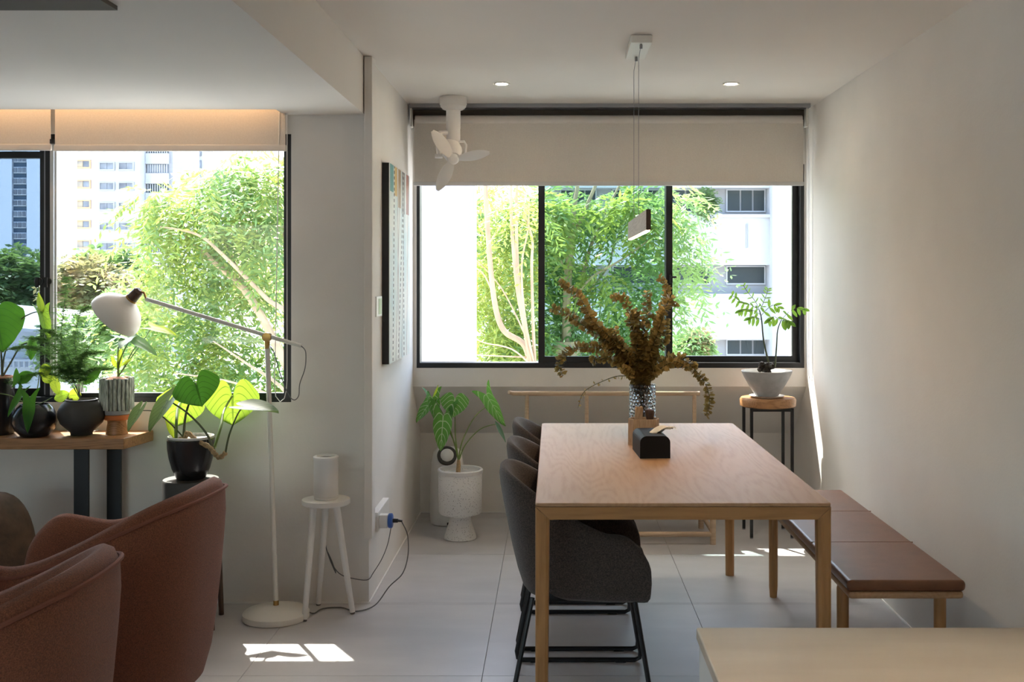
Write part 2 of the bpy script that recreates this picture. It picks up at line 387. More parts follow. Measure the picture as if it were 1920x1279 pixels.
# ------------------------------------------------------------------ the room
XL, XR, YLIV, YWIN, YBACK, HC, HS = -0.825, 1.482, 4.906, 6.45, 6.797, 2.435, 2.18
XLL, YREAR = -4.4, -3.0
def struct(o): o['kind'] = 'structure'; return o
floor = struct(MB().box(XLL - .1, XR + .1, YREAR - .1, YLIV + .1, -.12, -.008).box(XL - .1, XR + .1, YLIV + .1, YBACK + .1, -.12, -.008).build('floor', M['grout']))
meshes = {}
tx = [-.26 + .877 * k for k in range(-6, 4)]; ty = [4.89 + .88 * k for k in range(-10, 4)]
for i in range(len(tx) - 1):
    for j in range(len(ty) - 1):
        for (cx0, cx1, cy0, cy1) in ((XLL, XR, YREAR, YLIV), (XL, XR, YLIV, YBACK)):
            x0, x1 = max(tx[i], cx0) + .0012, min(tx[i + 1], cx1) - .0012
            y0, y1 = max(ty[j], cy0) + .0012, min(ty[j + 1], cy1) - .0012
            if x1 - x0 < .02 or y1 - y0 < .01: continue
            key = (round(x1 - x0, 4), round(y1 - y0, 4))
            if key in meshes:
                o = bpy.data.objects.new('tile', meshes[key]); COL.objects.link(o)
            else:
                o = MB().box(0, x1 - x0, 0, y1 - y0, -.008, 0).build('tile', M['tile']); meshes[key] = o.data
            o.parent = floor; o.location = (x0, y0, 0)
# right wall, left alcove wall, pillar side
struct(MB().box(XR, XR + .12, YREAR - .1, YBACK + .1, 0, HC).build('wall_right', M['wall']))
struct(MB().box(XL - .12, XL, YLIV + .1, YBACK + .1, 0, HC).build('wall_left', M['wall']))
# living room window wall (opening X -3.9..-1.172, z .897..2.06)
WX0, WX1, WZ0, WZ1 = -3.9, -1.172, .897, 2.095
w = MB().box(WX1, XL, YLIV, YLIV + .1, 0, HC).box(XLL - .1, WX0, YLIV, YLIV + .1, 0, HC).box(WX0, WX1, YLIV, YLIV + .1, 0, WZ0).box(WX0, WX1, YLIV, YLIV + .1, WZ1, HC)
struct(w.build('wall_living', M['wall']))
# alcove window wall: band under the window, slanted underside, recessed foot
AX0, AX1, AZ0, AZ1 = -.805, 1.473, .922, 2.12
prof = [(YWIN, AZ0), (YWIN, .813), (YBACK, .4915), (YBACK, 0), (YBACK + .1, 0), (YBACK + .1, AZ0)]
w = MB().prism(prof, 'X', XL, XR).box(XL, XR, YWIN, YWIN + .12, AZ1, HC)
w.box(XL, AX0, YWIN, YWIN + .12, AZ0, AZ1).box(AX1, XR, YWIN, YWIN + .12, AZ0, AZ1)
struct(w.build('wall_back', M['wall']))
# rest of the flat behind the camera
struct(MB().box(XLL - .12, XLL, YREAR - .1, YLIV + .1, 0, HC).build('wall_far_left', M['wall']))
RWX0, RWX1, RWZ0, RWZ1 = -4.2, -1.2, .60, 2.14  # opening added out of view, sized for the light it lets in
w = MB().box(XLL - .1, RWX0, YREAR - .1, YREAR, 0, HC).box(RWX1, XR + .1, YREAR - .1, YREAR, 0, HC).box(RWX0, RWX1, YREAR - .1, YREAR, 0, RWZ0).box(RWX0, RWX1, YREAR - .1, YREAR, RWZ1, HC)
struct(w.build('wall_rear', M['wall']))
# ceiling: slab, dropped living-room ceiling with a light slot at the window
struct(MB().box(XLL - .1, XR + .12, YREAR - .1, YLIV + .1, HC, HC + .15).box(XL - .12, XR + .12, YLIV + .1, YBACK + .1, HC, HC + .15).build('ceiling', M['ceil']))
SLY, SLX = 4.745, -1.20
s_ = MB().box(XLL, SLX, YREAR, SLY, HS, HC).box(SLX, -.842, YREAR, YLIV, HS, HC)
struct(s_.build('ceiling_soffit', M['ceil']))
# thin dark access panel in the dropped ceiling
o = MB().box(-2.5, -1.165, 2.35, 2.935, HS - .012, HS + .002).build('trim_1', M['dark']); struct(o)
# trim box down the pillar corner
struct(MB().box(-.838, -.802, YLIV - .05, YLIV + .035, .30, HC - .003).build('trim_2', M['wall'], bevel=.003))
# pale sealant lines along the floor
struct(MB().box(XL, XL + .006, YLIV, YBACK, .0, .006).build('sealant_left', M['seal']))
struct(MB().box(XR - .006, XR, YREAR, YBACK, .0, .006).build('sealant_right', M['seal']))
struct(MB().box(XLL, XL, YLIV - .006, YLIV, .0, .006).build('sealant_living', M['seal']))
struct(MB().box(XL, XR, YBACK - .006, YBACK, .0, .006).build('sealant_back', M['seal']))

# ---- window_1 (living room): frame, sashes, panes, locks
def frame_rect(mb, x0, x1, z0, z1, y0, y1, l, r, b, t):
    mb.box(x0, x0 + l, y0, y1, z0, z1).box(x1 - r, x1, y0, y1, z0, z1).box(x0 + l, x1 - r, y0, y1, z0, z0 + b).box(x0 + l, x1 - r, y0, y1, z1 - t, z1)
    return mb
w1 = struct(frame_rect(MB(), WX0, WX1, WZ0, WZ1, YLIV + .005, YLIV + .085, .03, .022, .022, .03).build('window_1', M['black']))
def sash(parent, x0, x1, z0, z1, y0, y1, l, r, b, t, glass, name='sash', mat='black'):
    s = frame_rect(MB(), x0, x1, z0, z1, y0, y1, l, r, b, t).build(name, M[mat], parent)
    p = MB().box(x0 + l, x1 - r, (y0 + y1) / 2 - .002, (y0 + y1) / 2 + .002, z0 + b, z1 - t).build('pane', M[glass], s)
    return s
sash(w1, -3.1, -2.29, WZ0 + .022, WZ1 - .03, YLIV + .048, YLIV + .078, .03, .026, .035, .03, 'tint')
sash(w1, -2.275, WX1 - .022, WZ0 + .022, WZ1 - .03, YLIV + .012, YLIV + .042, .024, .014, .018, .03, 'glass')
sash(w1, -3.87, -3.0, WZ0 + .022, WZ1 - .03, YLIV + .012, YLIV + .042, .03, .03, .035, .03, 'tint')
MB().box(-3.07, -2.316, YLIV + .046, YLIV + .08, 1.992, 2.022).build('transom', M['black'], w1)
MB().box(-2.250, -2.236, YLIV + .002, YLIV + .011, WZ0 + .03, WZ1 - .03).box(-2.232, -2.222, YLIV + .004, YLIV + .011, WZ0 + .03, WZ1 - .03).build('grey_strip', M['hem'], w1)
MB().box(-2.289, -2.277, YLIV + .030, YLIV + .047, WZ0 + .03, WZ1 - .03).build('grey_strip', M['greymetal'], w1)
for xx in (-2.298, -2.258):
    k = MB().lathe([(.0, 0), (.016, 0), (.018, .012), (.010, .018), (0, .018)], (xx, YLIV + .004, 1.437), 16, (0, -1, 0))
    k.box(xx - .006, xx + .006, YLIV - .024, YLIV - .012, 1.41, 1.455); k.build('lock', M['black'], w1, smooth=True)
# ---- window_2 (alcove): left bay open, middle bay two sashes deep, right bay fixed
w2 = struct(frame_rect(MB(), AX0, AX1, AZ0, AZ1, YWIN + .01, YWIN + .11, .018, .022, .03, .03).build('window_2', M['black']))
sash(w2, -.09, .70, AZ0 + .012, AZ1 - .03, YWIN + .02, YWIN + .05, .038, .038, .055, .03, 'tint2')
sash(w2, .66, AX1 - .022, AZ0 + .03, AZ1 - .03, YWIN + .065, YWIN + .095, .038, .036, .036, .03, 'glass')
k = MB().box(.684, .70, YWIN, YWIN + .02, 1.42, 1.47).box(.69, .722, YWIN - .012, YWIN + .0, 1.45, 1.462)
k.build('lock', M['black'], w2, bevel=.003)
# ---- added_window_3 behind the camera: unseen, added to let in fill light
w3 = struct(frame_rect(MB(), RWX0, RWX1, RWZ0, RWZ1, YREAR - .08, YREAR - .01, .04, .04, .04, .04).build('added_window_3', M['black']))
sash(w3, RWX0 + .04, -2.6, RWZ0 + .04, RWZ1 - .04, YREAR - .04, YREAR - .012, .03, .03, .04, .03, 'glass')
sash(w3, -2.6, RWX1 - .04, RWZ0 + .04, RWZ1 - .04, YREAR - .075, YREAR - .045, .03, .03, .04, .03, 'glass')
# sun-shading ledges outside over both windows, outer side wall
struct(MB().box(XLL, WX1 + .15, YLIV + .1, YLIV + .595, 2.22, 2.32).build('trim_3', M['facade']))
struct(MB().box(XL - .1, XR + .3, YWIN + .12, YWIN + .73, 2.40, 2.5).build('trim_4', M['facade']))

# ------------------------------------------------------------------ LED strip in the ceiling slot
led = MB().box(-4.2, SLX - .02, SLY + .004, SLY + .016, 2.262, 2.274).build('led_strip', M['ledw'], base=(-2.7, SLY + .01, 2.262))
tag(led, 'warm glowing light strip hidden in the ceiling slot above the left window', 'light strip')

# ------------------------------------------------------------------ roller blinds
def blind(name, label, x0, x1, Y, ztop, zbot, hem, rail=False, roll_r=.0):
    r = thing(name, label, 'roller blind', ((x0 + x1) / 2, Y, zbot), group='roller blinds at the windows')
    MB().box(x0, x1, Y - .001, Y + .001, zbot + hem, ztop).build('fabric', M['blind'], r)
    MB().box(x0 - .003, x1 + .003, Y - .008, Y + .008, zbot, zbot + hem).build('hem_bar', M['hem'] if rail else M['blindroll'], r, bevel=.003)
    if rail:
        MB().box(x0 - .022, x1 + .03, Y - .05, Y + .06, HC - .022, HC - .001).build('head_rail', M['greymetal'], r)
        MB().tube([(x0 + .005, Y + .015, ztop), (x1 - .005, Y + .015, ztop)], .027, 20).build('roll', M['blindroll'], r, smooth=True)
        MB().box(x0 - .022, x1 + .03, Y + .045, Y + .06, ztop - .03, HC - .0225).build('dark_gap_strip', M['dark'], r)  # added strip whose dark colour stands in for the shaded gap above the roll
        for xx in (x0 - .015, x1 + .018):
            MB().box(xx - .004, xx + .004, Y - .02, Y + .05, ztop - .04, HC - .02).build('bracket', M['offwhite'], r)
    return r
r = blind('roller_blind', 'long pale blind half lowered over the alcove window', -.792, 1.418, 6.24, 2.35, 1.975, .022, True)
xx = 1.452; pts = [(xx, 6.25, 2.33)] + [(xx + .0, 6.25, 2.3 - .1 * k) for k in range(15)] + [(xx + .006, 6.25, .87), (xx + .016, 6.25, .86), (xx + .022, 6.25, .89)] + [(xx + .022, 6.25, 1.0 + .1 * k) for k in range(14)]
MB().tube(pts, .0018, 5).build('chain', M['white'], r, smooth=True)
r = blind('roller_blind', 'narrow left blind beside the tall gap, glowing warm above the tinted pane', -3.3, -2.222, 4.855, HC - .01, 2.015, .028)
r = blind('roller_blind', 'wide warm-lit blind lowered over the clear left window pane', -2.203, -1.185, 4.855, HC - .01, 2.012, .028)
MB().box(-2.222, -2.204, 4.845, 4.865, 2.045, 2.065).build('clip', M['black'], r)
cx = -1.177; pts = [(cx, 4.85, 2.42)] + [(cx, 4.85, 2.3 - .1 * k) for k in range(14)] + [(cx - .003, 4.85, .955), (cx - .012, 4.85, .92), (cx - .03, 4.85, .905), (cx - .05, 4.85, .93), (cx - .055, 4.85, 1.0)] + [(cx - .052 + .0017 * k, 4.85, 1.1 + .1 * k) for k in range(14)]
MB().tube(pts, .0022, 5).build('chain', M['white'], r, smooth=True)

# ------------------------------------------------------------------ dining table
t = thing('dining_table', 'long pale oak dining table with mitred legs in the alcove', 'table', (.41, 4.43, 0))
TX0, TX1, TY0, TY1, TZ = -.058, .880, 3.474, 5.388, .74
rc = .018
poly = []
for (cx, cy, a0) in ((TX1 - rc, TY1 - rc, 0), (TX0 + rc, TY1 - rc, 90), (TX0 + rc, TY0 + rc, 180), (TX1 - rc, TY0 + rc, 270)):
    poly += [(cx + rc * math.cos(math.radians(a0 + k * 22.5)), cy + rc * math.sin(math.radians(a0 + k * 22.5))) for k in range(5)]
MB().prism(poly, 'Z', TZ - .012, TZ).build('tabletop', M['oak'], t, bevel=.004)
lw = .046
for yy in (TY0, TY1 - .03):
    x0, x1 = TX0, TX1
    MB().prism([(x0 + .003, TZ - .0125), (x1 - .003, TZ - .0125), (x1 - lw, TZ - .052), (x0 + lw, TZ - .052)], 'Y', yy + .002, yy + .028).build('apron', M['oakx'], t)
for xx in (TX0, TX1 - .03):
    MB().box(xx + .004, xx + .026, TY0 + .03, TY1 - .03, TZ - .052, TZ - .0125).build('apron', M['oak'], t)
for sx, xx in ((1, TX0), (-1, TX1)):
    for sy, yy in ((1, TY0), (-1, TY1)):
        def q(a, b, z): return (xx + sx * a, yy + sy * b, z)
        m = MB(); n = 4; ring = []
        prof = [(0, .010), (.003, .003), (.010, 0), (lw - .012, 0), (lw - .003, .006), (lw, .016), (lw, lw - .01), (lw - .01, lw), (.010, lw), (0, lw - .01)]
        def P(a, b, bottom): 
            k = .86 if bottom else 1.0
            return (a * k + (.0 if not bottom else .0), b * k)
        bot = [q(*P(a, b, True), .0) for a, b in prof]; top = []
        for a, b in prof: top.append(q(a, b, TZ - .0125 - max(0, a) / lw * .0395))
        N = len(prof)
        m.add(bot + top, [tuple(range(N)), tuple(range(N, 2 * N))] + [(i, (i + 1) % N, N + (i + 1) % N, N + i) for i in range(N)])
        m.build('leg', M['oakz'], t)

# ------------------------------------------------------------------ bench
t = thing('bench', 'long wooden bench with brown leather cushions against the right wall', 'bench', (1.17, 4.4, 0))
BX0, BX1 = .972, 1.366
ys = [3.632, 4.166, 4.716, 5.20]
MB().box(BX0 + .006, BX1 - .006, ys[0] + .006, ys[3] - .006, .388, .413).build('frame', M['oak'], t, bevel=.010)
cu = MB().box(BX0, BX1, ys[0], ys[3], .4135, .4515).build('cushion', M['leather'], t, bevel=.0155, seg=4)
for yy in ys[1:3]:
    MB().tube([(BX0 + .004, yy, .4505), (BX1 - .004, yy, .4505)], .0022, 6).build('seam', M['leather'], cu, smooth=True)
for lx in (BX0 + .028, BX1 - .03):
    for ly in (3.80, 5.0):
        MB().lathe([(.016, 0), (.020, .05), (.021, .38), (.019, .389)], (lx, ly, 0), 16).build('leg', M['oakz'], t, smooth=True)
for ly in (3.80, 5.0):
    MB().box(BX0 + .03, BX1 - .03, ly - .012, ly + .012, .355, .388).build('rail', M['oakx'], t)

# ------------------------------------------------------------------ tub shells (dining chairs and armchairs)
def tub_path(depth, width, n=36, straight=.45):
    """U in plan, open to +x: from right front round the back to left front; returns (x, y, outward normal, s 0..1 from back)"""
    a = depth * (1 - straight); st = depth * straight; b = width / 2; pts = []
    ns = n // 4
    for i in range(ns): pts.append((st * (1 - i / ns), -b, 0, -1))
    m = n - 2 * ns
    for i in range(m + 1):
        th = -PI / 2 - PI * i / m
        c, s = math.cos(th), math.sin(th)
        e = 2 / 2.5
        x = a * math.copysign(abs(c) ** e, c); y = b * math.copysign(abs(s) ** e, s)
        nx, ny = math.copysign(abs(c) ** (2 - e), c) / a, math.copysign(abs(s) ** (2 - e), s) / b; L = math.hypot(nx, ny)
        pts.append((x, y, nx / L, ny / L))
    for i in range(1, ns + 1): pts.append((st * i / ns, b, 0, 1))
    return pts, a, st
def tub_shell(mb, depth, width, zb, z_arm, z_back, th, lean, straight=.45, front_drop=.14, front_len=.13, n=40, wave=0.0, ramp=None):
    pts, a, st = tub_path(depth, width, n, straight)
    rim = []; secs = []
    for (x, y, nx, ny) in pts:
        back = max(0, min(1, (-(x) + a * .35) / (a * 1.3))); back = back * back * (3 - 2 * back)
        if ramp is not None: bk = max(0, min(1, (ramp - x) / (ramp + a))); back = bk * bk * (3 - 2 * bk) * .35 + bk * .65
        zt = z_arm + (z_back - z_arm) * back
        d = st - x
        if d < front_len: zt -= front_drop * (1 - d / front_len) ** 2.2
        if wave and x > 0: zt += wave * math.sin(min(1, x / st) * PI * .5) ** 2 * (1 if d > front_len else max(0, d / front_len))
        fl = lean * (.35 + .65 * back)
        sec = []
        hs = [(0.0, 1.0), (.35, 1.0), (.72, 1.0), (.94, .95), (1.0, .5), (.94, .05), (.72, 0), (.35, 0), (0.0, 0)]
        for (h, o) in hs:
            z = zb + (zt - zb) * h
            off = (o - 1) * th + fl * (h ** 1.3) - fl
            if h == 0.0 and o == 1.0: off -= .02
            sec.append((x + nx * off, y + ny * off, z))
        secs.append(sec); q3 = sec[3]; rim.append((q3[0] - nx * .006, q3[1] - ny * .006, q3[2] - .004))
    k = len(secs[0]); vs = [p for s in secs for p in s]; fs = []
    for i in range(len(secs) - 1):
        fs += [(i * k + j, i * k + j + 1, (i + 1) * k + j + 1, (i + 1) * k + j) for j in range(k - 1)]
        fs.append((i * k + k - 1, i * k, (i + 1) * k, (i + 1) * k + k - 1))
    fs.append(tuple(range(k))); fs.append(tuple(range((len(secs) - 1) * k, len(secs) * k))[::-1])
    mb.add(vs, fs)
    return rim
def make_dining_chair():
    t = thing('dining_chair', '', 'chair', (0, 0, 0), 0, 'charcoal chairs along the dining table')
    m = MB(); tub_shell(m, .54, .54, .352, .60, .805, .05, .08, .46, .12, .12, 40, 0.0, .10)
    for i, p in enumerate(m.v): m.v[i] = (p[0] - .0, p[1], p[2])
    m.build('shell', M['darkfab'], t, sub=1)
    MB().box(-.13, .25, -.205, .205, .38, .465).build('seat', M['darkfab'], t, bevel=.035, seg=4)
    MB().box(-.14, .20, -.19, .19, .352, .385).build('seat_base', M['wire'], t, bevel=.008)
    for s in (-1, 1):
        y0, y1 = s * .205, s * .236
        pts = [(.19, y0, .372), (.245, y1, .04), (.242, y1, .016), (.225, y1, .009), (-.20, y1, .009), (-.218, y1, .016), (-.222, y1, .04), (-.155, y0, .372)]
        MB().tube(pts, .0085, 8).build('sled_leg', M['wire'], t, smooth=True)
        for xx in (.17, -.15): MB().box(xx - .02, xx + .02, y1 - .009, y1 + .009, 0, .007).build('glide', M['wire'], t)
    MB().tube([(.17, -.2, .36), (.17, .2, .36)], .007, 6).build('crossbar', M['wire'], t, smooth=True)
    return t
c0 = make_dining_chair()
spots = [(.083, 3.92, 'nearest charcoal upholstered chair, tucked under the near end of the table'),
         (.083, 4.515, 'middle charcoal upholstered chair on the left side of the table'),
         (.083, 5.125, 'farthest charcoal upholstered chair on the left side, nearest the alcove window')]
for i, (x, y, lab) in enumerate(spots):
    o = c0 if i == 0 else copy_tree(c0)
    o.location = (x, y, 0); o['label'] = lab

def make_armchair():
    t = thing('armchair', '', 'armchair', (0, 0, 0), 0, 'terracotta armchairs')
    m = MB(); rim = tub_shell(m, .82, .74, .10, .595, .805, .105, .06, .52, .10, .14, 48, .045, .12)
    m.build('shell', M['terra'], t, sub=1)
    MB().tube(rim, .006, 6).build('piping', M['terraseam'], t, smooth=True)
    MB().box(-.17, .40, -.25, .25, .30, .44).build('seat_cushion', M['terra'], t, bevel=.045, seg=4)
    MB().box(-.15, .38, -.245, .245, .15, .30).build('seat_base', M['terra'], t, bevel=.02)
    for lx in (-.20, .32):
        for ly in (-.22, .22):
            MB().lathe([(.014, 0), (.022, .155)], (lx, ly, 0), 12).build('leg', M['walnut'], t, smooth=True)
    return t
a0 = make_armchair()
a0.location = (-1.47, 3.57, 0); a0.rotation_euler = (0, 0, PI - math.radians(4)); a0['label'] = 'terracotta boucle armchair farther back, beside the pedestal plant'
a1 = copy_tree(a0); a1.location = (-1.44, 2.60, 0); a1.rotation_euler = (0, 0, PI + math.radians(2)); a1['label'] = 'terracotta boucle armchair closest to the camera in the lower left corner'

# ------------------------------------------------------------------ kitchen island in the foreground
t = thing('kitchen_island', 'foreground counter with pale travertine top and white side', 'counter', (.85, 1.2, 0))
MB().box(.226, 1.47, -.2, 1.742, .88, .90).build('countertop', M['travertine'], t, bevel=.003)
MB().box(.230, 1.46, -.19, 1.735, 0, .88).build('side_panel', M['white'], t)

# ------------------------------------------------------------------ pendant, downlights, fan
t = thing('pendant_lamp', 'slim wooden bar pendant hanging over the dining table', 'pendant lamp', (.345, 4.5, 1.62))
MB().box(.337, .354, 4.0, 4.98, 1.627, 1.703).build('bar', M['pendant'], t, bevel=.001, seg=1)
MB().box(.3395, .3515, 4.01, 4.97, 1.623, 1.627).build('lens', M['ledp'], t)
MB().box(.337, .354, 3.9985, 4.0, 1.627, 1.703).build('end_cap', M['walnut'], t)
MB().box(.312, .398, 4.434, 4.775, 2.402, HC - .001).build('canopy', M['offwhite'], t, bevel=.003)
for yy, x2 in ((4.46, .345), (4.72, .345)):
    c = MB().tube([(.355, yy, 2.40), (x2, yy, 2.34), (x2, yy, 1.703)], .0012, 6).build('cable', M['greymetal'], t, smooth=True)
    MB().lathe([(.006, 0), (.006, .016), (.003, .02)], (.355, yy, 2.383), 10).build('cable_grip', M['greymetal'], c, smooth=True)
for x, dly, lab, en in ((-.262, 5.55, 'lit round ceiling downlight near the small fan', 7), (.897, 5.55, 'lit round ceiling downlight near the right wall', 7), (.45, 1.1, 'added unseen downlight above the left part of the counter', 11), (1.15, 1.1, 'added unseen downlight above the right part of the counter', 11)):  # the pair over the counter is unseen, added to brighten its top
    t = thing('downlight', lab, 'downlight', (x, dly, HC), group='ceiling downlights')
    MB().lathe([(.030, -.004), (.042, -.006), (.043, -.0005), (.030, -.0005)], (x, dly, HC), 24).build('trim_ring', M['white'], t, smooth=True)
    MB().lathe([(0, -.0042), (.030, -.0042)], (x, dly, HC), 24).build('lens', M['ledd'], t)
    L = bpy.data.lights.new('downlight_lamp', 'SPOT'); L.energy = en; L.spot_size = math.radians(52); L.spot_blend = .6; L.color = (1, .86, .68); L.shadow_soft_size = .03
    lo = bpy.data.objects.new('downlight_lamp', L); COL.objects.link(lo); lo.parent = t; lo.location = (0, 0, -.012)
FX, FY = -.545, 5.97
t = thing('ceiling_fan', 'small white ceiling fan with three blades in front of the alcove blind', 'ceiling fan', (FX, FY, HC))
MB().lathe([(.072, 0), (.074, -.004), (.074, -.040), (.070, -.046), (.070, -.052), (.055, -.068), (.040, -.072)], (FX, FY, HC - .001), 32).build('mount', M['fanw'], t, smooth=True)
MB().lathe([(.039, -.07), (.039, -.172), (.0375, -.174), (.0375, -.24), (.030, -.262), (0, -.264)], (FX, FY, HC), 28).build('pole', M['fanw'], t, smooth=True)
HUB = V((FX + .012, FY - .115, 2.085)); AXF = V((.18, -.88, -.42)).normalized()
MB().tube([HUB - AXF * .14 + V((0, 0, .03)), HUB - AXF * .09 + V((0, 0, .015)), HUB - AXF * .01], [.045, .056, .036], 20).build('motor', M['fanw'], t, smooth=True)
MB().tube([(FX - .02, FY - .01, 2.24), (FX - .065, FY - .03, 2.235), (FX - .075, FY - .04, 2.16), (FX - .07, FY - .06, 2.10)], [.014, .016, .016, .012], 10).build('yoke_arm', M['fanw'], t, smooth=True)
MB().tube([(FX + .03, FY - .01, 2.19), (FX + .06, FY - .02, 2.19), (FX + .072, FY - .03, 2.17), (FX + .068, FY - .05, 2.11)], .007, 8).build('yoke_arm', M['fanw'], t, smooth=True)
MB().tube([(FX - .09, FY - .08, 2.105), (FX - .05, FY - .08, 2.105)], .012, 12).build('knob', M['fanw'], t, smooth=True)
MB().lathe([(0, .022), (.018, .02), (.026, .012), (.028, 0), (.028, -.02), (0, -.02)], HUB, 24, AXF).build('hub', M['fanw'], t, smooth=True)
e1 = V((0, 0, 1)).cross(AXF).normalized(); e2 = AXF.cross(e1).normalized()
for ang in (12, 246, 128):
    a = math.radians(ang); d = e1 * math.cos(a) + e2 * math.sin(a); wv = AXF.cross(d).normalized()
    m = MB(); rows = 10
    for i in range(rows + 1):
        v = i / rows; wdt = .034 * math.sin(PI * (v * .86 + .10)) ** .7; ln = .02 + .175 * v; tw = wv * math.cos(.5 - .3 * v) + AXF * math.sin(.5 - .3 * v)
        c = HUB + d * ln
        for s in (-1, 0, 1):
            for th in (.0018, -.0018): m.v.append(tuple(c + tw * (s * wdt) + AXF * (th + .004 * (1 - abs(s)))))
    for i in range(rows):
        o = i * 6; p = o + 6
        for s in range(2):
            m.f.append((o + s * 2, o + s * 2 + 2, p + s * 2 + 2, p + s * 2)); m.f.append((o + s * 2 + 1, p + s * 2 + 1, p + s * 2 + 3, o + s * 2 + 3))
        m.f.append((o, p, p + 1, o + 1)); m.f.append((o + 4, o + 5, p + 5, p + 4))
    m.f.append((rows * 6, rows * 6 + 2, rows * 6 + 4, rows * 6 + 5, rows * 6 + 3, rows * 6 + 1))
    m.build('blade', M['fanw'], t, smooth=True)

# ------------------------------------------------------------------ painting, thermostat, outlets on the left alcove wall
t = thing('painting', 'striped abstract canvas with black edges on the alcove side wall', 'painting', (XL, 5.278, 1.037))
MB().box(XL + .001, XL + .034, 5.278, 6.02, 1.037, 2.006).build('canvas_edge', M['black'], t)
o = MB().box(XL + .034, XL + .036, 5.278, 6.02, 1.037, 2.006).build('canvas_face', M['painting'], t)
t = thing('wall_controller', 'small white wall controller with a green screen beside the painting', 'wall controller', (XL, 5.06, 1.275))
MB().box(XL + .001, XL + .024, 4.975, 5.13, 1.275, 1.367).build('housing', M['white'], t, bevel=.002)
MB().box(XL + .024, XL + .0255, 5.03, 5.11, 1.285, 1.357).build('screen', new_mat('green_screen', (.30, .42, .22), .3), t)
t = thing('socket_strip', 'white surface socket box with plugs low on the alcove wall', 'socket', (XL, 5.12, .30))
MB().box(XL + .001, XL + .032, 4.962, 5.30, .305, .392).build('box', M['white'], t, bevel=.003)
MB().box(XL + .032, XL + .072, 4.985, 5.03, .315, .375).build('adapter', M['white'], t, bevel=.003)
MB().lathe([(0, 0), (.030, 0), (.034, .004), (.034, .016), (.028, .020), (0, .020)], (XL + .072, 5.01, .345), 16, (1, 0, 0)).build('blue_plug', M['blue'], t, smooth=True)
MB().tube([(XL + .092, 5.01, .345), (XL + .115, 5.01, .345), (XL + .117, 5.01, .345), (XL + .135, 5.01, .343)], [.010, .009, .006, .005], 10).build('plug', M['wire'], t, smooth=True)
def floor_pt(x, y): Y = F_PX * CAM_Z / (y - VPY); return at(x, y, Y)
pth = [at(753, 978, 5.01), at(764, 1003, 5.0), at(765, 1040, 4.99), at(755, 1075, 4.97), at(730, 1100, 4.93), floor_pt(703, 1140) + V((0, 0, .012)), floor_pt(668, 1148) + V((0, 0, .004)), floor_pt(640, 1141) + V((0, 0, .004)), floor_pt(605, 1143) + V((0, 0, .004)), floor_pt(588, 1152) + V((0, 0, .004)), floor_pt(574, 1146) + V((0, 0, .004))]
tag(MB().tube(smooth_path(pth), .0028, 6).build('power_cord', M['cord'], smooth=True), 'grey power cord looping from the blue plug down to the floor lamp', 'cord')
pth = [at(733, 990, 5.0), at(727, 1020, 4.98), at(716, 1048, 4.95), at(700, 1074, 4.90), at(690, 1087, 4.885), at(668, 1086, 4.885), at(640, 1078, 4.885), at(624, 1060, 4.885), at(614, 1035, 4.885), at(622, 1052, 4.884), at(630, 1075, 4.884), at(619, 1050, 4.884), at(610, 1020, 4.885), at(612, 995, 4.885), at(609, 960, 4.885)]
tag(MB().tube(smooth_path(pth), .0022, 6).build('power_cord', M['cord'], smooth=True), 'thin tangled cord running along the wall behind the white stool', 'cord')

# ------------------------------------------------------------------ floor lamp
LY = 4.69
t = thing('floor_lamp', 'cream floor lamp with angled arm and bell shade by the window', 'floor lamp', (-1.185, LY, 0))
MB().lathe([(0, 0), (.136, 0), (.140, .004), (.140, .026), (.132, .034), (.05, .052), (.02, .056), (0, .056)], (-1.185, LY, 0), 40).build('base', M['offwhite'], t, smooth=True)
J = at(501, 632, LY)
MB().lathe([(.012, 0), (.012, .022)], (-1.185, LY, .054), 12).build('collar', M['brass'], t, smooth=True)
MB().tube([(-1.185, LY, .07), J - V((0, 0, .035))], .0105, 12).build('pole', M['offwhite'], t, smooth=True)
MB().lathe([(.0, -.018), (.019, -.016), (.021, 0), (.019, .016), (0, .018)], J, 18, (0, 1, 0)).tube([J - V((0, 0, .05)), J - V((0, 0, .01))], .011, 10).build('joint', M['brass'], t, smooth=True)
A0, A1 = at(274, 561, LY), at(565, 649, LY)
arm = MB().tube([A0, A1], .0088, 12).build('arm', M['offwhite'], t, smooth=True)
ax = (at(215, 594, LY + .02) - at(259, 547, LY)).normalized()
S0 = at(259, 547, LY)
MB().tube([S0 - ax * .012, S0 - ax * .002, S0 + ax * .035, S0 + ax * .045], [.012, .022, .024, .026], 16).build('socket', M['walnut'], t, smooth=True)
MB().lathe([(.027, .040), (.028, .046), (.026, .05)], S0, 20, ax).build('socket_ring', M['brass'], t, smooth=True)
MB().tube([S0 + V((.004, 0, .004)), S0 + V((.026, 0, -.006)), A0], .005, 8).build('swivel', M['brass'], t, smooth=True)
sp = [(.025, .040), (.029, .052), (.042, .064), (.066, .077), (.088, .094), (.104, .116), (.112, .140), (.113, .158), (.1105, .158), (.109, .140), (.101, .118), (.085, .098), (.063, .081), (.036, .068), (.02, .05)]
MB().lathe(sp, S0, 40, ax).build('shade', M['shade'], t, smooth=True)
pth = smooth_path([A1, at(573, 660, LY), at(572, 690, LY), at(562, 720, LY), at(560, 742, LY), at(551, 750, LY), at(540, 738, LY), at(525, 700, LY), at(515, 665, LY), at(507, 650, LY)])
MB().tube(pth, .0022, 6).build('cord', M['cord'], t, smooth=True)

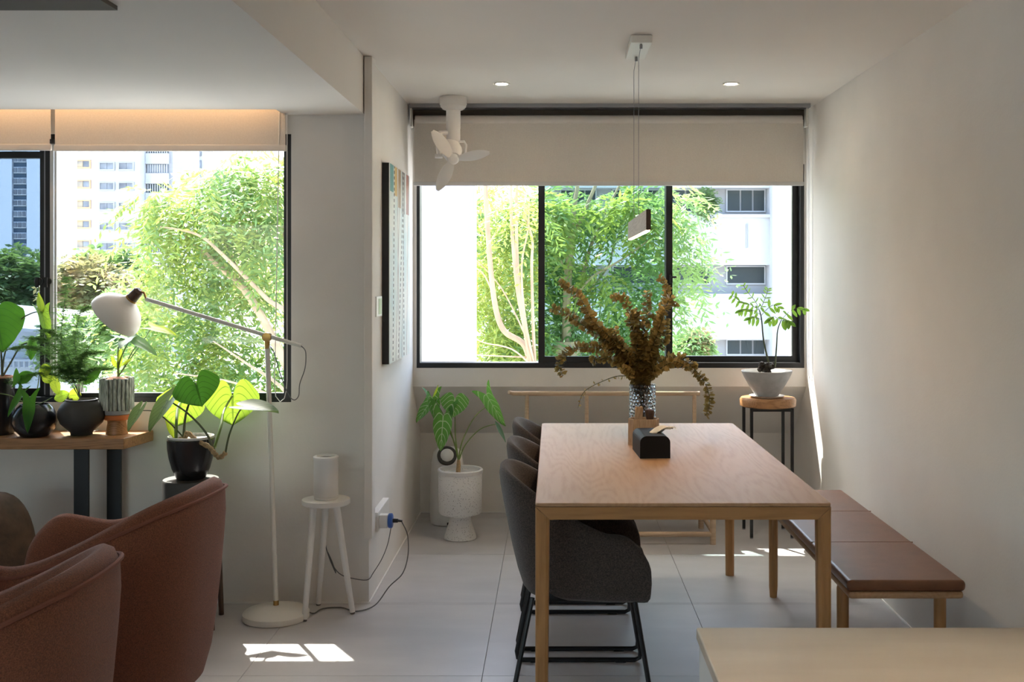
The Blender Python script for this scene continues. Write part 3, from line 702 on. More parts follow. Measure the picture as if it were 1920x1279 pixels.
# ------------------------------------------------------------------ white stool with speaker
SX, SY = -.987, 4.765
t = thing('side_stool', 'small white tripod stool beside the floor lamp', 'stool', (SX, SY, 0))
MB().lathe([(0, .472), (.10, .472), (.104, .476), (.104, .490), (.102, .494), (0, .494)], (SX, SY, 0), 40).build('seat', M['white'], t, smooth=True)
for top, ft in (((SX - .045, SY - .04), floor_pt(571, 1165)), ((SX + .05, SY - .03), floor_pt(661, 1151)), ((SX - .01, SY + .05), at(597, 1128, 4.875))):
    l = MB().tube([(ft.x, ft.y, .008), (top[0], top[1], .474)], [.0115, .0155], 14).build('leg', M['white'], t, smooth=True)
    MB().lathe([(.010, 0), (.011, .009)], (ft.x, ft.y, 0), 10).build('foot', M['cord'], l, smooth=True)
t = thing('speaker', 'white cylindrical speaker on the small tripod stool', 'speaker', (SX, SY, .494))
MB().lathe([(0, 0), (.048, 0), (.051, .004), (.051, .012), (.053, .014), (.053, .172), (.0545, .174), (.0545, .184), (.050, .187), (.040, .187), (.038, .178), (0, .176)], (SX, SY, .494), 40).build('body', M['white'], t, smooth=True)
MB().lathe([(0, .1765), (.033, .1765), (.033, .179), (0, .179)], (SX, SY, .494), 30).build('top_inset', M['cord'], t, smooth=True)

# ------------------------------------------------------------------ leaves
def leaf(parent, kind, base, tip, normal, W, mat, cup=.12, droop=.15, lobe=.28, name='leaf', fold=0.0, wavy=0.0):
    base, tip = V(base), V(tip); d = tip - base; L = d.length; d.normalize()
    n = V(normal); n = (n - d * n.dot(d)).normalized(); x = d.cross(n)
    m = MB(); m.uv = []; nv, nu = 12, 8
    for i in range(nv + 1):
        v = i / nv
        if kind == 'heart': w = W * (1 - v ** 1.7) ** .85 * (1 + .12 * math.sin(PI * v)); lb = lobe
        elif kind == 'arrow': w = W * ((1 - v) ** .75) * (1 - .25 * math.sin(PI * min(1, v * 2.2)) * (v < .45)); lb = lobe
        elif kind == 'oval': w = W * math.sin(PI * (v * .93 + .05)) ** .8; lb = 0
        else: w = W * math.sin(PI * (v ** .8 * .96 + .02)); lb = 0
        for j in range(-nu, nu + 1):
            u = j / nu; au = abs(u)
            y = v * L - lb * L * math.sin(PI * min(1, au) ** .75 if kind == 'heart' else PI * .5 * au) * (1 - v) ** 2.0
            z = cup * W * au * au * (1 if kind != 'heart' else 1) + fold * W * au - droop * L * v * v + wavy * W * math.sin(v * 22 + (u > 0) * 1.5) * au * au
            m.v.append(tuple(base + d * y + x * (u * w) + n * z)); m.uv.append((u * .5 + .5, v))
    k = 2 * nu + 1
    for i in range(nv):
        for j in range(2 * nu): m.f.append((i * k + j, i * k + j + 1, (i + 1) * k + j + 1, (i + 1) * k + j))
    return m.build(name, mat, parent, smooth=True)
def stalk(parent, pts, r, mat, name='stem'):
    p = smooth_path(pts, 5); n = len(p)
    return MB().tube(p, [r * (1 - .45 * i / (n - 1)) for i in range(n)], 7).build(name, mat, parent, smooth=True)

# heart-leaf plant in a black pot on a pedestal
PX, PY = -1.525, 4.62
t = thing('pedestal', 'dark drum pedestal on wooden legs behind the armchair', 'pedestal', (PX, PY, 0))
MB().lathe([(0, .22), (.110, .22), (.116, .226), (.116, .602), (.112, .608), (0, .608)], (PX, PY, 0), 40).build('drum', M['mattpot'], t, smooth=True)
for a in (52, 142, 232, 322):
    a = math.radians(a); c_, s_ = math.cos(a), math.sin(a)
    MB().tube([(PX + .150 * c_, PY + .150 * s_, 0), (PX + .128 * c_, PY + .128 * s_, .45)], [.011, .015], 10).build('leg', M['walnut'], t, smooth=True)
PZ = .608
t = thing('potted_philodendron', 'heart-leaved philodendron in a glossy black pot on the pedestal', 'potted plant', (PX, PY, PZ))
MB().lathe([(0, 0), (.052, 0), (.060, .006), (.078, .045), (.090, .09), (.096, .130), (.097, .168), (.093, .172), (.090, .168), (.088, .150), (0, .150)], (PX, PY, PZ), 40).build('pot', M['darkpot'], t, smooth=True)
MB().lathe([(.092, .168), (.094, .172), (.094, .181), (.088, .181), (.086, .160), (.085, .158)], (PX, PY, PZ), 36).build('inner_pot', M['hem'], t, smooth=True)
MB().lathe([(0, .170), (.05, .168), (.086, .158), (.086, .150)], (PX, PY, PZ), 24).build('soil', M['gravel'], t, smooth=True)
D = 4.60
rz = smooth_path([at(322, 826, D), at(345, 822, D), at(352, 812, D - .02), at(368, 826, D - .04), at(392, 838, D - .06), at(402, 850, D - .08), at(412, 858, D - .08), at(424, 848, D - .08)])
MB().tube(rz, [.008 + .004 * math.sin(i * 2.1) ** 2 for i in range(len(rz))], 8).build('rhizome', M['rhizome'], t, smooth=True)
def px(x, y, dy=0.0): return at(x, y, D + dy)
stalk(t, [px(330, 822), px(331, 790), px(333, 765, .10), px(340, 752, .17)], .0075, M['stalk'])
stalk(t, [px(344, 822), px(348, 780, -.02), px(356, 752, -.05), px(367, 718, -.05)], .006, M['stalkd'])
stalk(t, [px(402, 845, -.06), px(385, 810, -.06), px(352, 775, -.06), px(318, 752, -.06)], .0055, M['stalkd'])
stalk(t, [px(402, 840, -.05), px(414, 800, 0), px(420, 770, .12), px(436, 742, .19)], .007, M['stalk'])
stalk(t, [px(423, 848, -.08), px(430, 815, -.09), px(445, 778, -.10), px(456, 762, -.10)], .0045, M['stalkd'])
stalk(t, [px(342, 818), px(315, 790, -.02), px(290, 772, -.04), px(264, 770, -.05)], .0035, M['stalkd'])
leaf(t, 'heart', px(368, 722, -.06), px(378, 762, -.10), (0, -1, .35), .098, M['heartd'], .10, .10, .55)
leaf(t, 'heart', px(340, 752, .17), px(330, 800, .15), (.25, -1, .2), .10, M['heart'], .08, .1, .45)
leaf(t, 'heart', px(436, 742, .19), px(436, 798, .16), (.1, -1, .15), .115, M['heart'], .10, .1, .55)
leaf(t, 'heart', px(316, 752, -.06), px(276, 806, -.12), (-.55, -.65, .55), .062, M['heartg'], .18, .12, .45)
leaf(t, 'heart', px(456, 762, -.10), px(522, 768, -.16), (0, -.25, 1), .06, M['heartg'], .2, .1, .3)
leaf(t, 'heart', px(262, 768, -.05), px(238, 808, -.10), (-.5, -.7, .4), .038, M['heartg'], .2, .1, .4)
leaf(t, 'lance', px(326, 822), px(310, 780, -.02), (.6, -.7, .2), .012, M['lime'], .3, .1, name='sheath')

# ------------------------------------------------------------------ console shelf under the left window and its plants
CZ = .775
t = thing('console_table', 'narrow teak plank console with black legs under the left window', 'console table', (-2.5, 4.74, 0))
m = MB().prism([(-3.3, 4.635), (-1.812, 4.635), (-1.778, 4.885), (-3.3, 4.885)], 'Z', CZ - .047, CZ)
m.build('plank', M['teak'], t, bevel=.004)
for (lx, ly) in ((-2.004, 4.665), (-1.936, 4.842), (-3.1, 4.665), (-3.05, 4.842)):
    MB().box(lx - .031, lx + .031, ly - .006, ly + .006, 0, CZ - .047).build('leg', M['black'], t)
# bark-textured pot on a turned stand
D = 4.77; c = at(219, 772, D); px0 = c.x
t = thing('pot_stand', 'turned wooden stand with orange rim holding the bark-textured pot', 'pot stand', (px0, D, CZ))
MB().lathe([(0, 0), (.046, 0), (.046, .004), (.038, .05), (.040, .062), (0, .062)], (px0, D, CZ), 28).build('foot', M['teak'], t, smooth=True)
MB().lathe([(0, .063), (.050, .063), (.054, .067), (.054, .083), (.051, .085), (0, .085)], (px0, D, CZ), 32).build('saucer', M['orange'], t, smooth=True)
z0 = CZ + .085
t = thing('potted_alocasia', 'blue-green leaved plant in a grey bark-textured pot under the lamp shade', 'potted plant', (px0, D, z0))
MB().lathe([(0, 0), (.050, 0), (.054, .004), (.055, .024)], (px0, D, z0), 32).build('pot_base', M['concrete'], t, smooth=True)
MB().lathe([(.058, .020), (.063, .026), (.064, .150), (.063, .156), (.060, .156), (.058, .14), (0, .14)], (px0, D, z0), 48).build('pot', M['mattpot'], t, smooth=True)
for k in range(24):
    a = 2 * PI * k / 24; ca, sa = math.cos(a), math.sin(a); rr0 = .064 + .0015 * math.sin(k * 2.3)
    hz = [.022, .05, .08, .11, .14, .158 + .004 * math.sin(k * 1.7)]
    MB().tube([(px0 + (rr0 + .001 * math.sin(k + i * 2)) * ca, D + (rr0 + .001 * math.sin(k + i * 2)) * sa, z0 + h) for i, h in enumerate(hz)], [.0074 + .0007 * math.sin(k * 3 + i * 1.9) for i in range(6)], 7).build('bark_strip', M['barkpot'], t, smooth=True)
MB().lathe([(0, .166), (.03, .160), (.060, .142)], (px0, D, z0), 24).build('soil', M['terracotta_clay'], t, smooth=True)
B = at(222, 706, D)
for pts, r in (([B, at(224, 680, D), at(234, 655, D), at(242, 640, D)], .004), ([B, at(232, 690, D), at(248, 660, D), at(258, 646, D)], .0035), ([B, at(221, 680, D), at(222, 655, D), at(224, 646, D)], .005), ([B, at(245, 672, D), at(268, 640, D + .03), at(284, 614, D + .04)], .003)):
    stalk(t, pts, r, M['stalk'])
leaf(t, 'arrow', at(242, 638, D), at(200, 622, D - .08), (0, -.35, 1), .035, M['glossy'], .1, .15, .2)
leaf(t, 'arrow', at(244, 632, D), at(292, 655, D - .10), (.1, -.55, .85), .045, M['bluegreen'], .1, .2, .3)
leaf(t, 'arrow', at(240, 634, D - .02), at(224, 648, D - .14), (0, -.5, .9), .045, M['bluegreen'], .12, .15, .3)
leaf(t, 'arrow', at(284, 614, D + .04), at(330, 622, D - .02), (0, -.4, 1), .045, M['lime'], .1, .15, .4)
leaf(t, 'lance', at(219, 690, D), at(208, 668, D - .02), (0, -1, .2), .010, M['lime'], .2, .1)
leaf(t, 'lance', at(224, 690, D), at(226, 650, D - .01), (.2, -1, 0), .011, M['lime'], .2, .1)
leaf(t, 'lance', at(228, 686, D), at(246, 672, D - .02), (0, -1, .4), .008, M['lime'], .2, .1)
# asparagus fern in squat matt pot on a clear saucer
D = 4.72; c = at(153, 812, D); fx = c.x
t = thing('saucer', 'clear glass saucer under the squat charcoal pot', 'saucer', (fx, D, CZ))
MB().lathe([(0, 0), (.062, 0), (.080, .014), (.082, .014), (.066, -.0 + .002), (0, .003)], (fx, D, CZ + .0005), 32).build('dish', M['glass'], t, smooth=True)
z0 = CZ + .004
t = thing('potted_asparagus_fern', 'feathery fern in a squat matt charcoal pot', 'potted plant', (fx, D, z0))
MB().lathe([(0, 0), (.044, 0), (.046, .012), (.060, .026), (.085, .050), (.097, .080), (.096, .105), (.082, .132), (.066, .146), (.066, .152), (.060, .153), (.058, .14), (0, .138)], (fx, D, z0), 40).build('pot', M['mattpot'], t, smooth=True)
MB().lathe([(0, .142), (.056, .139)], (fx, D, z0), 20).build('soil', M['gravel'], t)
def needles(parent, stems, nper, length, mat, spread=.05, seed=3):
    g = np.random.default_rng(seed); vs = []; fs = []
    for pts in stems:
        p = smooth_path(pts, 6); n = len(p)
        for k in range(nper):
            f = g.uniform(.25, 1.0); i = min(n - 2, int(f * (n - 1))); q = p[i].lerp(p[i + 1], g.random())
            ang = g.uniform(0, 2 * PI); side = V((math.cos(ang), .5 * math.sin(ang), .15 * g.normal())) * (spread * g.random() ** .6 * (1.2 - .5 * f))
            e = q + side
            for kk in range(6):
                s_ = q.lerp(e, g.random()); dv = V(g.normal(0, 1, 3)); dv.z *= .35; dv = dv.normalized() * length * g.uniform(.6, 1.2)
                w_ = dv.cross(V((0, 1, .3))).normalized() * .0011
                o = len(vs); vs += [tuple(s_ - w_), tuple(s_ + w_), tuple(s_ + dv)]; fs.append((o, o + 1, o + 2))
            o = len(vs); w_ = V((0, 0, .0006)); vs += [tuple(q - w_), tuple(q + w_), tuple(e)]; fs.append((o, o + 1, o + 2))
    m = MB(); m.v = vs; m.f = fs; m.uv = [(0, 0)] * len(vs)
    o = m.build('fronds', mat, parent); o['kind'] = 'stuff'; return o
B = at(150, 748, D)
fst = [[B, at(147, 715, D), at(150, 680, D), at(175, 640, D), at(200, 610, D)], [B, at(150, 700, D), at(160, 665, D), at(190, 660, D)], [B, at(140, 700, D), at(125, 660, D), at(100, 625, D), at(80, 620, D)],
       [B, at(148, 690, D), at(140, 640, D), at(150, 590, D), at(165, 575, D)], [B, at(160, 705, D), at(180, 690, D), at(200, 692, D)], [B, at(135, 710, D), at(110, 690, D), at(85, 690, D)], [B, at(140, 720, D), at(115, 650, D), at(122, 560, D), at(125, 520, D)],
       [B, at(130, 712, D), at(95, 668, D), at(55, 650, D), at(20, 655, D)], [B, at(128, 716, D), at(90, 700, D), at(50, 705, D), at(25, 720, D)], [B, at(130, 690, D), at(90, 640, D), at(60, 635, D)]]
for s_ in fst: stalk(t, s_, .0014, M['stalkd'])
needles(t, fst, 230, .018, M['asparagus'], .085, 5)
leaf(t, 'oval', at(158, 720, D), at(188, 692, D - .03), (.2, -1, .3), .020, M['glossy'], .1, .1)
for (x0, y0, x1, y1, w_, mk) in ((110, 740, 96, 700, .022, 'lime'), (128, 742, 152, 740, .030, 'lime'), (130, 738, 100, 748, .026, 'heart'), (95, 718, 80, 700, .02, 'lime')):
    leaf(t, 'oval', at(x0, y0, D + .03), at(x1, y1, D + .04), (0, -1, .3), w_, M[mk], .1, .1)
# round black pot with arrow leaves
D = 4.70; c = at(65, 815, D); bx = c.x
t = thing('potted_syngonium', 'arrow-leaved plant in a round glossy black pot', 'potted plant', (bx, D, CZ))
MB().lathe([(0, 0), (.050, 0), (.056, .004), (.080, .03), (.091, .062), (.088, .092), (.072, .122), (.056, .138), (.052, .138), (.050, .125), (0, .122)], (bx, D, CZ), 40).build('pot', M['darkpot'], t, smooth=True)
MB().lathe([(0, .126), (.05, .123)], (bx, D, CZ), 20).build('soil', M['soil'], t)
B = at(62, 762, D)
for pts in ([B, at(52, 745, D), at(45, 742, D - .05)], [B, at(40, 752, D - .03), at(20, 742, D - .05), at(0, 738, D - .06)], [B, at(70, 730, D), at(74, 700, D + .02)], [B, at(48, 740, D), at(34, 715, D - .02)], [B, at(80, 755, D), at(98, 745, D)]):
    stalk(t, pts, .003, M['stalk'])
leaf(t, 'arrow', at(56, 745, D - .06), at(51, 812, D - .12), (.1, -1, .1), .042, M['glossy'], .1, .05, .25)
leaf(t, 'arrow', at(40, 735, D - .04), at(12, 780, D - .10), (-.3, -1, .3), .032, M['glossy'], .1, .1, .3)
leaf(t, 'arrow', at(32, 718, D - .02), at(30, 690, D - .03), (.2, -1, 0), .024, M['glossy'], .1, .1, .3)
leaf(t, 'oval', at(74, 700, D + .02), at(95, 690, D), (0, -1, .3), .03, M['lime'], .1, .1)
leaf(t, 'oval', at(30, 715, D), at(62, 700, D), (0, -1, .3), .028, M['glossy'], .1, .1)
# blue and white ceramic ball
D = 4.84; c = at(79, 750, D)
tag(MB().lathe([(.018, 0), (.030, .004), (.047, .03), (.050, .052), (.042, .082), (.022, .100), (0, .104)], (c.x, D, CZ), 28).build('ceramic_ball', M['bluewhite'], base=(c.x, D, CZ), smooth=True), 'blue and white ceramic ball behind the round black pot', 'ornament')
# tall dark glazed pot with big leaf at the left edge
D = 4.76; c = at(-2, 815, D); gx = c.x
t = thing('potted_philodendron', 'large-leaved philodendron in a tall dark glazed pot at the left edge', 'potted plant', (gx, D, CZ))
MB().lathe([(0, 0), (.058, 0), (.062, .01), (.064, .22), (.066, .245), (.060, .246), (.058, .22), (0, .22)], (gx, D, CZ), 36).build('pot', M['darkpot'], t, smooth=True)
MB().lathe([(.050, .236), (.057, .238), (.058, .252), (.050, .253), (.048, .240), (0, .238)], (gx, D, CZ), 30).build('inner_pot', M['terracotta_clay'], t, smooth=True)
B = at(4, 708, D)
stalk(t, [B, at(20, 680, D), at(38, 650, D), at(55, 642, D), at(62, 640, D)], .0045, M['stalkd'])
stalk(t, [B, at(10, 660, D), at(36, 604, D), at(58, 588, D), at(76, 584, D)], .004, M['stalkd'])
stalk(t, [B, at(2, 660, D), at(-6, 600, D), at(-8, 575, D)], .005, M['stalkd'])
leaf(t, 'heart', at(-8, 590, D - .02), at(6, 660, D - .07), (.45, -1, .15), .11, M['glossy'], .12, .1, .3, wavy=.05)
leaf(t, 'arrow', at(78, 584, D), at(92, 640, D - .03), (.75, -.65, .1), .040, M['heart'], .3, .05, .25)
leaf(t, 'lance', at(78, 590, D), at(72, 548, D - .01), (.7, -.7, .1), .016, M['lime'], .3, .05)
leaf(t, 'oval', at(60, 630, D), at(58, 675, D - .02), (.6, -.8, 0), .022, M['glossy'], .3, .05)
# brown rounded pouf at the left edge on the floor
t = tag(MB().lathe([(.10, 0)] + [(.17 * math.sin(math.radians(a)) ** .7, .31 - .29 * math.cos(math.radians(a))) for a in range(30, 180, 8)] + [(0, .60)], (-2.235, 4.36, 0), 48).build('pouf', M['brownstone'], base=(-2.235, 4.36, 0), smooth=True), 'dark brown rounded leather pouf at the left edge behind the armchairs', 'pouf')

# ------------------------------------------------------------------ alcove: air purifier, goblet planter, wooden bench rack, plant stool
t = thing('air_purifier', 'white rounded air purifier with a ball outlet behind the speckled planter', 'air purifier', (-.628, 6.50, 0))
MB().lathe([(.085, .0), (.098, .006), (.101, .03), (.103, .06), (.100, .22), (.094, .36), (.082, .425), (.055, .448), (0, .452)], (-.628, 6.50, 0), 40).build('body', M['white'], t, smooth=True)
hd = V((.12, -.78, .42)).normalized(); hc = V((-.628, 6.455, .395))
MB().lathe([(.047, .046), (.055, .045), (.058, .038), (.056, .02), (.045, .02), (.047, .046)], hc, 32, hd).build('ring', M['mattpot'], t, smooth=True)
MB().sphere(hc + hd * .022, .046, 24).build('ball', M['white'], t, smooth=True)
MB().box(-.62, -.565, 6.394, 6.410, .012, .026).build('vent', M['wire'], t)
GX, GY = -.520, 6.12
t = thing('potted_alocasia', 'white-veined alocasia in a speckled goblet planter in the alcove corner', 'potted plant', (GX, GY, 0))
MB().lathe([(0, 0), (.086, 0), (.091, .006), (.086, .025), (.062, .095), (.058, .125), (.070, .138), (.112, .142), (.119, .152), (.121, .30), (.121, .372), (.108, .372), (.106, .33), (0, .33)], (GX, GY, 0), 48).build('pot', M['terrazzo'], t, smooth=True)
MB().lathe([(.116, .362), (.125, .366), (.126, .384), (.121, .390), (.112, .388), (.108, .366)], (GX, GY, 0), 48).build('rim', M['hem'], t, smooth=True)
MB().lathe([(0, .345), (.106, .335)], (GX, GY, 0), 24).build('soil', M['soil'], t)
B = at(858, 888, GY)
MB().tube([B - V((0, 0, .03)), at(860, 872, GY), at(860, 862, GY)], [.014, .012, .008], 8).build('trunk', M['rhizome'], t, smooth=True)
B = at(860, 866, GY)
for pts in ([B, at(852, 830, GY), at(838, 800, GY), at(832, 778, GY - .02)], [B, at(854, 820, GY), at(853, 780, GY), at(852, 752, GY)], [B, at(866, 830, GY), at(890, 782, GY), at(920, 757, GY)], [B, at(872, 835, GY), at(900, 805, GY), at(930, 795, GY)], [B, at(850, 825, GY), at(830, 775, GY), at(812, 748, GY)], [B, at(852, 832, GY), at(838, 790, GY), at(816, 752, GY)]):
    stalk(t, pts, .0042, M['stalk'])
G = GY
leaf(t, 'arrow', at(831, 780, G - .04), at(826, 846, G - .09), (.05, -1, .2), .085, M['alo'], .1, .05, .5, wavy=.06)
leaf(t, 'heart', at(853, 748, G), at(850, 782, G - .05), (.1, -1, .35), .078, M['alo'], .1, .1, .35)
leaf(t, 'arrow', at(810, 745, G), at(815, 788, G - .02), (.8, -.7, .1), .075, M['alo'], .15, .05, .45)
leaf(t, 'arrow', at(806, 755, G + .02), at(780, 792, G - .02), (-.5, -.8, .3), .06, M['alo'], .12, .05, .4)
leaf(t, 'lance', at(812, 745, G), at(822, 722, G - .02), (.8, -.5, .1), .012, M['lime'], .2, .05)
leaf(t, 'arrow', at(912, 740, G), at(946, 800, G - .04), (-.55, -.75, .35), .066, M['alo'], .2, .1, .3)
leaf(t, 'lance', at(928, 790, G), at(950, 828, G - .02), (.6, -.6, .4), .016, M['bluegreen'], .2, .1)
# pale wooden low bench with a back rail (behind the table)
t = thing('rail_bench', 'pale wooden low bench with a slim back rail under the alcove window', 'bench', (.29, 6.2, 0))
RB = 6.33
MB().tube([at(955, 735, RB) + V((0, -.05, .004)), at(962, 737, RB) + V((0, -.02, 0)), at(985, 738, RB), at(1312, 738, RB)], [.010, .013, .014, .013], 12).build('back_rail', M['pale'], t, smooth=True)
for xx in (988, 1100, 1302):
    p = at(xx, 738, RB)
    MB().tube([(p.x, RB, .34), (p.x, RB, p.z)], .0115, 10).build('spindle', M['pale'], t, smooth=True)
MB().box(-.20, .87, 5.98, 6.37, .335, .36).build('seat', M['pale'], t, bevel=.008)
for (lx, ly) in ((-.18, 5.985), (.868, 5.985), (-.18, 6.40), (.855, 6.40)):
    MB().lathe([(.016, 0), (.018, .34)], (lx, ly - (.03 if ly > 6.2 else 0), 0), 12).build('leg', M['pale'], t, smooth=True)
MB().tube([(-.18, 5.985, .055), (.868, 5.985, .055)], .014, 10).build('stretcher', M['pale'], t, smooth=True)
MB().tube([(-.18, 6.37, .065), (.855, 6.37, .065)], .014, 10).build('stretcher', M['pale'], t, smooth=True)
for lx in (-.18, .862): MB().tube([(lx, 5.985, .075), (lx, 6.37, .075)], .013, 10).build('stretcher', M['pale'], t, smooth=True)
# plant stool with bowl
QX, QY, QZ = 1.213, 6.225, .775
t = thing('plant_stool', 'round wooden stool on thin black legs in the right alcove corner', 'stool', (QX, QY, 0))
MB().lathe([(0, QZ - .052), (.146, QZ - .052), (.156, QZ - .046), (.158, QZ - .012), (.150, QZ), (0, QZ)], (QX, QY, 0), 48, wob=lambda a, h: 1 + .015 * math.sin(3 * a + 1)).build('seat', M['teak'], t, smooth=True)
for (lx, ly) in ((1.102, 6.117), (1.328, 6.117), (1.098, 6.342), (1.324, 6.342)):
    l = MB().box(lx - .008, lx + .008, ly - .008, ly + .008, .006, QZ - .05).build('leg', M['wire'], t)
    MB().lathe([(.009, 0), (.008, .007)], (lx, ly, 0), 10).build('foot', M['greymetal'], l, smooth=True)
for yy in (6.117, 6.342): MB().box(1.102, 1.328, yy - .006, yy + .006, QZ - .068, QZ - .052).build('rail', M['wire'], t)
tag(MB().lathe([(0, 0), (.085, 0), (.098, .010), (.100, .012), (.088, .006), (0, .006)], (QX - .005, QY, QZ), 36).build('saucer', M['white'], base=(QX - .005, QY, QZ), smooth=True), 'white saucer under the grey bowl on the plant stool', 'saucer')
z0 = QZ + .0065
t = thing('potted_cycad', 'two-stemmed feathery plant in a grey conical bowl by the window', 'potted plant', (QX - .005, QY, z0))
MB().lathe([(0, 0), (.055, 0), (.064, .004), (.095, .05), (.128, .108), (.143, .142), (.140, .146), (.134, .140), (.118, .12), (0, .12)], (QX - .005, QY, z0), 48).build('bowl', M['concrete'], t, smooth=True)
MB().lathe([(0, .128), (.08, .126), (.126, .122)], (QX - .005, QY, z0), 32).build('gravel', M['gravel'], t, smooth=True)
m = MB()
for k in range(16): m.sphere(at(1438 + random.uniform(-14, 14), 690 + random.uniform(-8, 8), QY + random.uniform(-.03, .03)), random.uniform(.010, .022), 8)
m.build('root_ball', M['bark'], t, smooth=True)
s1 = [at(1442, 684, QY), at(1432, 640, QY), at(1428, 600, QY), at(1424, 582, QY)]
s2 = [at(1453, 688, QY), at(1456, 650, QY), at(1458, 620, QY), at(1464, 602, QY)]
stalk(t, s1, .0055, M['stalkd']); stalk(t, s2, .005, M['stalkd'])
def frond(pts, n, ll, w_, droop=.5):
    p = smooth_path(pts, 6); N = len(p)
    MB().tube(p, .0016, 5).build('rachis', M['stalkd'], t, smooth=True)
    for k in range(n):
        f = (k + .8) / n; i = min(N - 2, int(f * (N - 1))); q = p[i].lerp(p[i + 1], f * (N - 1) - i); d = (p[i + 1] - p[i]).normalized()
        for s in (-1, 1):
            side = d.cross(V((0, -1, .2))).normalized() * s
            tip = q + (side * .75 + d * .55 + V((0, -.15, -droop))).normalized() * ll * (.75 + .4 * math.sin(PI * f))
            leaf(t, 'oval', q, tip, V((0, -1, .5)), w_, M['fern'], .15, .1, name='leaflet')
frond([at(1424, 582, QY), at(1408, 572, QY - .02), at(1388, 565, QY - .04), at(1372, 553, QY - .05)], 7, .042, .0075, .8)
frond([at(1424, 582, QY), at(1416, 565, QY), at(1402, 548, QY), at(1394, 535, QY)], 6, .028, .004, .1)
frond([at(1426, 580, QY), at(1432, 566, QY), at(1438, 550, QY), at(1440, 542, QY)], 6, .030, .004, .1)
frond([at(1426, 590, QY), at(1412, 582, QY - .03), at(1395, 580, QY - .05), at(1386, 583, QY - .06)], 5, .04, .008, .9)
frond([at(1427, 592, QY), at(1438, 580, QY - .02), at(1450, 572, QY - .03), at(1460, 576, QY - .04)], 4, .045, .009, .6)
frond([at(1428, 600, QY), at(1416, 594, QY - .05), at(1405, 596, QY - .07)], 3, .05, .009, .9)
frond([at(1464, 602, QY), at(1452, 594, QY - .03), at(1442, 600, QY - .05)], 3, .05, .010, .9)
frond([at(1464, 602, QY), at(1474, 590, QY - .02), at(1490, 578, QY - .04), at(1508, 580, QY - .05)], 5, .045, .010, .8)
frond([at(1464, 602, QY), at(1472, 600, QY - .05), at(1480, 604, QY - .08)], 3, .055, .012, .9)

# ------------------------------------------------------------------ on the table: vase with eucalyptus, wooden caddy, tissue box
VX, VY = .398, 4.92
t = thing('bubble_vase', 'clear glass vase covered in bubbles in the middle of the table', 'vase', (VX, VY, TZ))
MB().lathe([(0, 0), (.044, 0), (.048, .004), (.050, .02), (.050, .235), (.047, .235), (.046, .02), (.04, .012), (0, .012)], (VX, VY, TZ), 36).build('body', M['clear'], t, smooth=True)
m = MB()
for k in range(15):
    for a in range(18):
        an = 2 * PI * (a + .5 * (k % 2)) / 18
        m.sphere((VX + .053 * math.cos(an), VY + .053 * math.sin(an), TZ + .014 + k * .0155), .0072, 8)
o = m.build('bubbles', M['clear'], t, smooth=True); o['kind'] = 'stuff'
t = thing('eucalyptus_bouquet', 'dried brown eucalyptus branches spilling out of the glass vase', 'dried branches', (VX, VY, TZ + .02))
C0 = V((VX, VY, TZ + .22))
paths = [
 [(1195, 715), (1150, 640), (1110, 600), (1085, 555), (1048, 528)], [(1195, 710), (1150, 650), (1100, 615), (1065, 590), (1035, 578)], [(1198, 712), (1165, 650), (1130, 620), (1105, 610)],
 [(1195, 705), (1150, 660), (1110, 652), (1070, 655), (1048, 680), (1056, 705)], [(1198, 712), (1160, 680), (1125, 672), (1108, 678)], [(1195, 718), (1165, 705), (1130, 715), (1095, 735), (1084, 765)],
 [(1202, 710), (1190, 640), (1185, 590), (1165, 555), (1148, 560)], [(1204, 710), (1205, 640), (1212, 590), (1214, 545)], [(1208, 710), (1225, 640), (1243, 580), (1250, 540), (1235, 520)], [(1206, 710), (1235, 620), (1255, 560), (1266, 575)],
 [(1208, 712), (1235, 680), (1270, 672), (1300, 690), (1325, 725), (1330, 760), (1322, 780)], [(1208, 715), (1240, 690), (1265, 678), (1290, 690)], [(1202, 705), (1195, 640), (1180, 600), (1195, 580)], [(1206, 705), (1220, 650), (1232, 610), (1228, 590)],
 [(1200, 712), (1170, 660), (1140, 640), (1115, 600), (1100, 580)], [(1206, 708), (1228, 660), (1245, 640), (1248, 600)], [(1198, 710), (1180, 665), (1160, 640), (1150, 615)], [(1208, 716), (1225, 700), (1240, 690)], [(1196, 716), (1180, 700), (1165, 690)], [(1203, 706), (1210, 670), (1205, 630)], [(1200, 708), (1192, 670), (1200, 610), (1192, 585)]]
g = np.random.default_rng(11)
